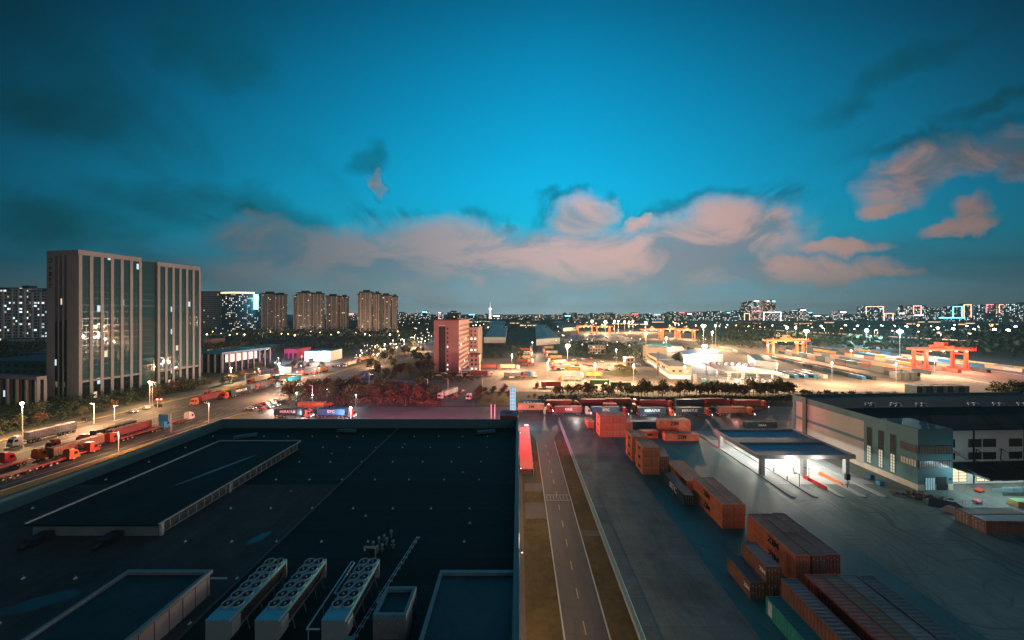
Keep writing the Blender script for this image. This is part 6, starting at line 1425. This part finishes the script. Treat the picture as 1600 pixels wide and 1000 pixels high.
cv = thing('customs_wing', 'long cream customs wing with taller end block, behind the first', 'building', (*gp(1027, 578), 0), YA)
MB().box(0, 0, 0, 13, 42, 8.6).build('wall', M_cream, cv); MB().box(-.2, -.2, 8.6, 13.2, 42.2, 9.0).build('roof', M_crr, cv); MB().box(0, 42.3, 0, 18, 60, 14).build('tower_wall', M_cream, cv); MB().box(-.3, 42, 14, 18.3, 60.3, 14.5).build('tower_roof', M_crr, cv)
for k in range(8):
    window(cv, -.05, 3 + k * 4.8, 1, -.001, 6 + k * 4.8, 3.2, emis('wing_lit', (.9, .97, 1), 1.3), 3, 1); window(cv, -.05, 3 + k * 4.8, 5.2, -.001, 6 + k * 4.8, 7, M_gl, 3, 1)
pl_ = thing('tall_mast_pole', 'tall dark pole between the two customs buildings', 'pole', (*gp(1028, 586), 0)); MB().bar((0, 0, 0), (0, 0, 17), .25).build('pole', M_dark, pl_); MB().box(-1, -.3, 16.5, 1, .3, 17).build('bracket', M_dark, pl_)
shed('low green-roofed inspection shed behind the customs wing', [(1020, 560), (1062, 557), (1045, 546), (1010, 548)], M_gr, 8, 1.2)
shed('long cream shed right of the inspection shed', [(1040, 565), (1070, 560), (1066, 551), (1036, 555)], M_crr, 8, .8, M_cream)
shed('dark blue shed behind the toll canopy', [(1068, 568), (1130, 566), (1120, 557), (1060, 560)], M_bl, 8, 1)
shed('teal shed at the yard right of toll canopy', [(1180, 578), (1212, 582), (1200, 569), (1168, 567)], mat('shed_teal', (.02, .13, .15), .6), 8, .8)
tc_ = thing('toll_canopy', 'wide pale toll canopy roof on columns with bright lanes beneath', 'toll canopy', (*gp(1133, 598), 0), YA)
MB().box(0, 0, 6.6, 34, 46, 7.5).build('roof', M_crr, tc_)
for a in (3, 12, 21, 30):
    for b in (3, 22, 42): MB().box(a - .5, b - .5, 0, a + .5, b + .5, 6.6).build('column', M_wpaint, tc_)
for k in range(7): MB().box(2 + k * 4.6, 30, 7.51, 4 + k * 4.6, 32.5, 9.6).build('roof_vent', mat('vent_maroon', (.2, .1, .09), .6), tc_)
for k in range(4): MB().box(5 + k * 9, 2, 6.45, 8 + k * 9, 10, 6.59).build('ceiling_light', emis('toll_light', (1, .9, .75), 8), tc_)
tx_, ty_ = gp(1133, 598)
for k in range(4): lamp((tx_ + 6 + k * 8, ty_ + 8, 5.6), 4000, WHITE, .5)
for k in range(5): tb = thing('toll_booth', 'small toll booth under the wide canopy, %s from left' % ordw(k + 1), 'booth', (tx_ + 3 + k * 6.4, ty_ - 3, .05), YA, 'booths under the toll canopy'); MB().box(-.7, -1.4, 0, .7, 1.4, 2.6).build('wall', M_wpaint, tb); MB().box(-.9, -1.7, 2.6, .9, 1.7, 2.85).build('roof', M_dark, tb)
gw = thing('gateway_truss', 'dark lattice gateway bar on one thick column, before toll canopy', 'gateway', (*gp(1086, 602), 0), R(-14))
MB().box(-.9, -.9, 0, .9, .9, 7.4).build('column', mat('gateway_grey', (.2, .18, .16), .7), gw)
b_ = MB().box(.91, -.25, 6.4, 36, .25, 6.65).box(.91, -.25, 7.6, 36, .25, 7.85)
for k in range(17): b_.bar((1 + k * 2, 0, 6.6), (2 + k * 2, 0, 7.7), .08).bar((2 + k * 2, 0, 7.7), (3 + k * 2, 0, 6.6), .08)
b_.build('truss', M_dark, gw); MB().box(35.9, -.5, 0, 36.8, .5, 7.9).build('end_post', MATS['gateway_grey'], gw)
for k, (px, py) in enumerate(((1100, 598), (1112, 600))): tag(MB().box(-1.2, -.8, 0, 1.2, .8, 2.4).box(-1.3, -.9, 2.4, 1.3, .9, 2.55).bar((0, 0, 2.5), (0, 0, 3.3), .1).build('kiosk', mat('kiosk_cyan', (.15, .45, .5), .5), None, (*gp(px, py), .06)), ['cyan kiosk just right of the gateway column', 'cyan kiosk second right of the gateway column'][k], 'kiosk', 'kiosks by the gateway')
mb3, _, _ = slab('small_office', 'small pale office behind the parked cars of open yard', 'small building', 922, 946, 541, 385, 12, winmat('win_small', (.4, .32, .3), lit=.15, cw=3, ch=3.4), roof=M_crr)
slab('small_office', 'tiny rose hut left of the customs wing', 'small building', 978, 992, 560, 300, 8, winmat('win_hut', (.35, .25, .22), lit=.1, cw=3, ch=3.4), roof=M_crr)
# yard fence with lamps, teal sign wall beside the pylon
sw = thing('sign_wall', 'teal wall with pale lettering just right of the glass pylon', 'wall sign', (*gp(832, 634), 0)); MB().box(-6, 0, 0, 6, .3, 2.9).build('wall', mat('sign_teal', (.02, .2, .2), .6), sw)
for k in range(6): MB().box(-4.4 + k * 1.6, -.06, 1.1, -3.4 + k * 1.6, -.005, 2.1).build('lettering', mat('sign_pale_green', (.4, .7, .6), .6), sw)
# floodlight poles added along the yards to brighten the ground
YL = []
for k, (px, py, pw) in enumerate(sorted(((800, 582, 30000), (856, 600, 26000), (930, 602, 30000), (990, 604, 30000), (1070, 608, 26000), (1152, 606, 16000), (963, 570, 30000), (832, 554, 22000), (1214, 602, 22000), (1300, 600, 26000), (1400, 602, 24000), (1200, 560, 36000), (1330, 572, 36000), (1460, 588, 30000)))):
    x, y = gp(px, py); mast(0, 0, 0, 'added slim floodlight pole with small head, %s from left of fourteen round the yards' % ordw(k + 1), col=PEACH, power=pw * 1.5, r=.28, loc=(x, y), hgt_=14, group='added slim floodlights round the yards', pr=.1)

# ------------------------------------------------------------------ rail yard rows of containers
def yp(s, t): a = -YA; return (s * math.cos(a) + t * math.sin(a), -s * math.sin(a) + t * math.cos(a))
def ys(px, py): x, y = gp(px, py); a = -YA; return (x * math.cos(a) - y * math.sin(a), x * math.sin(a) + y * math.cos(a))
rr_ = random.Random(23); RQ = []
PAL = {'n': ((DKB, 'dark'), (GRY, 'grey'), (BRN, 'brown')), 'r': ((BRN, 'brown'), (BRN, 'brown'), (RED, 'red'), (DKB, 'dark')), 't': ((GRY, 'grey'), (DKB, 'dark'), (BLU, 'blue')), 'b': ((BLU, 'blue'), (BLU, 'blue'), (WHT, 'white')),
       'm': ((BLU, 'blue'), (ORG, 'orange'), (WHT, 'white'), (TAN, 'tan'), (BRN, 'brown'), (DKB, 'dark'), (BRN, 'brown'), (YLW, 'yellow'), (GRY, 'grey'), (DKB, 'dark'))}
def yard_row(px, py, n, tiers, pal, desc, step=12.6):
    s, t = ys(px, py)
    for k in range(n):
        for l in range(tiers):
            m_, nm = rr_.choice(PAL[pal]); x, y = yp(s, t + k * step)
            container(x, y, .1 + l * (CH + .012), YA, m_, '%s container in %s, %s from the near end%s' % (nm, desc, ordw(k + 1), (', tier %s' % ['one', 'two'][l]) if tiers > 1 else ''), 'containers of ' + desc, near=False, top=mat('roof_pale_grey', (.3, .31, .3), .35, scale=.5) if m_ in (BLU, WHT, GRY) else None)
yard_row(1435, 594, 13, 2, 'n', 'the long dark yard row')
yard_row(1366, 594, 11, 1, 'r', 'the long red yard row')
yard_row(1350, 594, 10, 1, 't', 'the teal yard row')
for k in range(5): yard_row(1230 + k * 15, 591.5, 2, 1, 'b', 'the white-topped blue block, file %s' % ordw(k + 1))
yard_row(1452, 585, 14, 1, 'm', 'the mixed row beside the crane')
yard_row(1500, 583, 13, 1, 'm', 'the mixed row under the crane')
yard_row(1545, 583, 13, 1, 'm', 'the mixed row beyond the crane')
yard_row(1600, 582, 14, 1, 'm', 'the outer mixed row')
yard_row(1690, 590, 9, 1, 'm', 'the outermost mixed row')
yard_row(1180, 557, 7, 1, 'm', 'the far siding row')
# a grey two-tier block and the caged racks behind the warehouse roof
for k in range(3):
    for l in range(2): x, y = gp(1405 + k * 12.5, 594); container(x, y, .1 + l * (CH + .012), YA, GRY, 'grey container in the blunt near block, %s column, tier %s' % (ONES[k + 1], ['one', 'two'][l]), 'containers of the blunt grey block', near=False, L=6.06)
for k in range(9): x, y = gp(1435 + k * 6.4, 617); side(x, y, .1, GRY, 'dark caged container in the row above the warehouse roof, %s from left' % ordw(k + 1), 2.9) if False else None
for k in range(10):
    for l in range(2):
        x, y = gp(1436 + k * 8.4, 618); container(x, y, .1 + l * (CH + .012), 0, GRY if k % 2 else DKB, '%s container in the rank above warehouse roof, %s from left, tier %s' % ('grey' if k % 2 else 'dark', ordw(k + 1), ['one', 'two'][l]), 'containers ranked above the warehouse roof', near=False, L=6.06, top=GRY)

# rails and long lit kerb of the yard
for k, (px, py) in enumerate(((1425, 579), (1560, 606), (1535, 578))):
    s, t = ys(px, py); b = MB()
    for q in (0, 1.5): b.box(s + q, t - 60, 0, s + q + .15, t + 260, .25, T=Matrix.Rotation(YA, 4, 'Z') @ Matrix.Identity(4))
    o_ = b.build('crane_rail', M_steel); o_['kind'] = 'structure'
# ------------------------------------------------------------------ gantry cranes
def crane(col):
    r = thing('gantry_crane', None, 'gantry crane'); b = MB()
    SP, BS, HH = 31, 9, 15.6
    for sx in (0, SP):
        for sy in (0, BS): MB().box(sx - .9, sy - .8, 1.2, sx + .9, sy + .8, HH, taper=.0).build('leg', col, r)
        MB().box(sx - 1.1, -3, .3, sx + 1.1, BS + 3, 1.5).build('bogie_beam', col, r)
        MB().box(sx - .8, -.7, HH - 3.2, sx + .8, BS + .7, HH - 2.2).build('portal_tie', col, r)
    for sy in (0, BS): MB().box(-5, sy - .9, HH, SP + 7, sy + .9, HH + 1.9).build('girder', col, r)
    MB().box(-5, .91, HH + .2, -3.6, BS - .91, HH + 1.4).box(SP + 5.6, .91, HH + .2, SP + 7, BS - .91, HH + 1.4).build('end_tie', col, r)
    tr = MB().box(SP * .45, -1.6, HH + 1.95, SP * .45 + 6, BS + 1.6, HH + 4).box(SP * .45 + 1, 1, HH + 4, SP * .45 + 4.5, BS - 1, HH + 6.6).build('trolley', col, r)
    MB().box(SP * .45 + 1.5, 2, HH - 3, SP * .45 + 3.6, 4.4, HH - .6).build('operator_cab', M_wsh, tr)
    rl = MB()
    for k in range(14): rl.bar((-5 + k * 3.3, -1.0, HH + 1.9), (-5 + k * 3.3, -1.0, HH + 3.0), .06)
    rl.bar((-5, -1, HH + 3), (SP + 7, -1, HH + 3), .06); rl.build('railing', col, r)
    st_ = MB()
    for k in range(4): st_.box(SP + 1.2, 1 + (k % 2) * 3, 2 + k * 3.4, SP + 3.4, 2 + (k % 2) * 3, 2.3 + k * 3.4).bar((SP + 1.6, 1.5, 2 + k * 3.4), (SP + 3, 4.5, 5.4 + k * 3.4), .12)
    st_.build('stair', col, r)
    for q in (2, 12, 22, 30): MB().box(q - .5, -1.4, HH - .5, q + .5, -.95, HH - .05).build('floodlight', emis('crane_flood', (1, .8, .6), 20), r)
    return r
M_crr_ = mat('crane_red', (.75, .06, .03), .5, var=.15, scale=.3); M_cry = mat('crane_orange', (.62, .17, .05), .5, var=.15, scale=.3)
cr1 = Pool(crane(M_crr_)); x, y = gp(1447, 578); cr1.put((x, y, .1), YA * .25, 'big red gantry crane over the right end of rail yard', 'gantry cranes over the rail yard')
for q in (3, 12, 22, 29): lamp((x + q, y - 7, 13), 16000, (1, .3, .16), .5)
lamp((x + 15, y - 16, 9), 14000, (1, .4, .28), .6)
cr2 = Pool(crane(M_cry))
for k, (px, py, sc, rz) in enumerate(((1208, 556, 1.0, .4), (1006, 529, 1.0, .3), (1036, 528, 1.0, .3), (1058, 530, 1.0, .3), (904, 521, 1.0, .3), (933, 521, .95, .3))):
    x, y = gp(px, py); o_ = cr2.put((x, y, .1), YA * rz, ['yellow-orange gantry crane over the middle of the rail yard', 'distant orange gantry crane, leftmost of the middle trio', 'distant orange gantry crane in the middle trio centre', 'distant orange gantry crane, rightmost of the middle trio', 'far faint gantry crane nearest the horizon masts, left', 'far faint gantry crane nearest the horizon masts, right'][k], 'gantry cranes over the rail yard'); o_.scale = (sc, sc, sc * (1.0 if k == 0 else 1.0))
    lamp((x + 15, y - 14, 11), 30000 if k == 0 else 70000, (1, .55, .3), .8)
    if k == 0: lamp((x + 3, y - 8, 7), 9000, WHITE, .5)
# ------------------------------------------------------------------ air over the town
hm = bpy.data.materials.new('haze_air'); hm.use_nodes = True; hn = hm.node_tree; hn.nodes.clear()
ho = hn.nodes.new('ShaderNodeOutputMaterial'); hv = hn.nodes.new('ShaderNodeVolumePrincipled'); hn.links.new(hv.outputs[0], ho.inputs['Volume'])
hv.inputs['Color'].default_value = (.35, .85, 1, 1); hv.inputs['Density'].default_value = .00006
hz_ = MB().box(-9000, -900, -1, 9000, 6000, 195).build('haze', hm); hz_['kind'] = 'stuff'
dd = [k for k, n in SEEN.items() if n > 1]
print('DUPLICATE LABELS', len(dd), dd[:20])
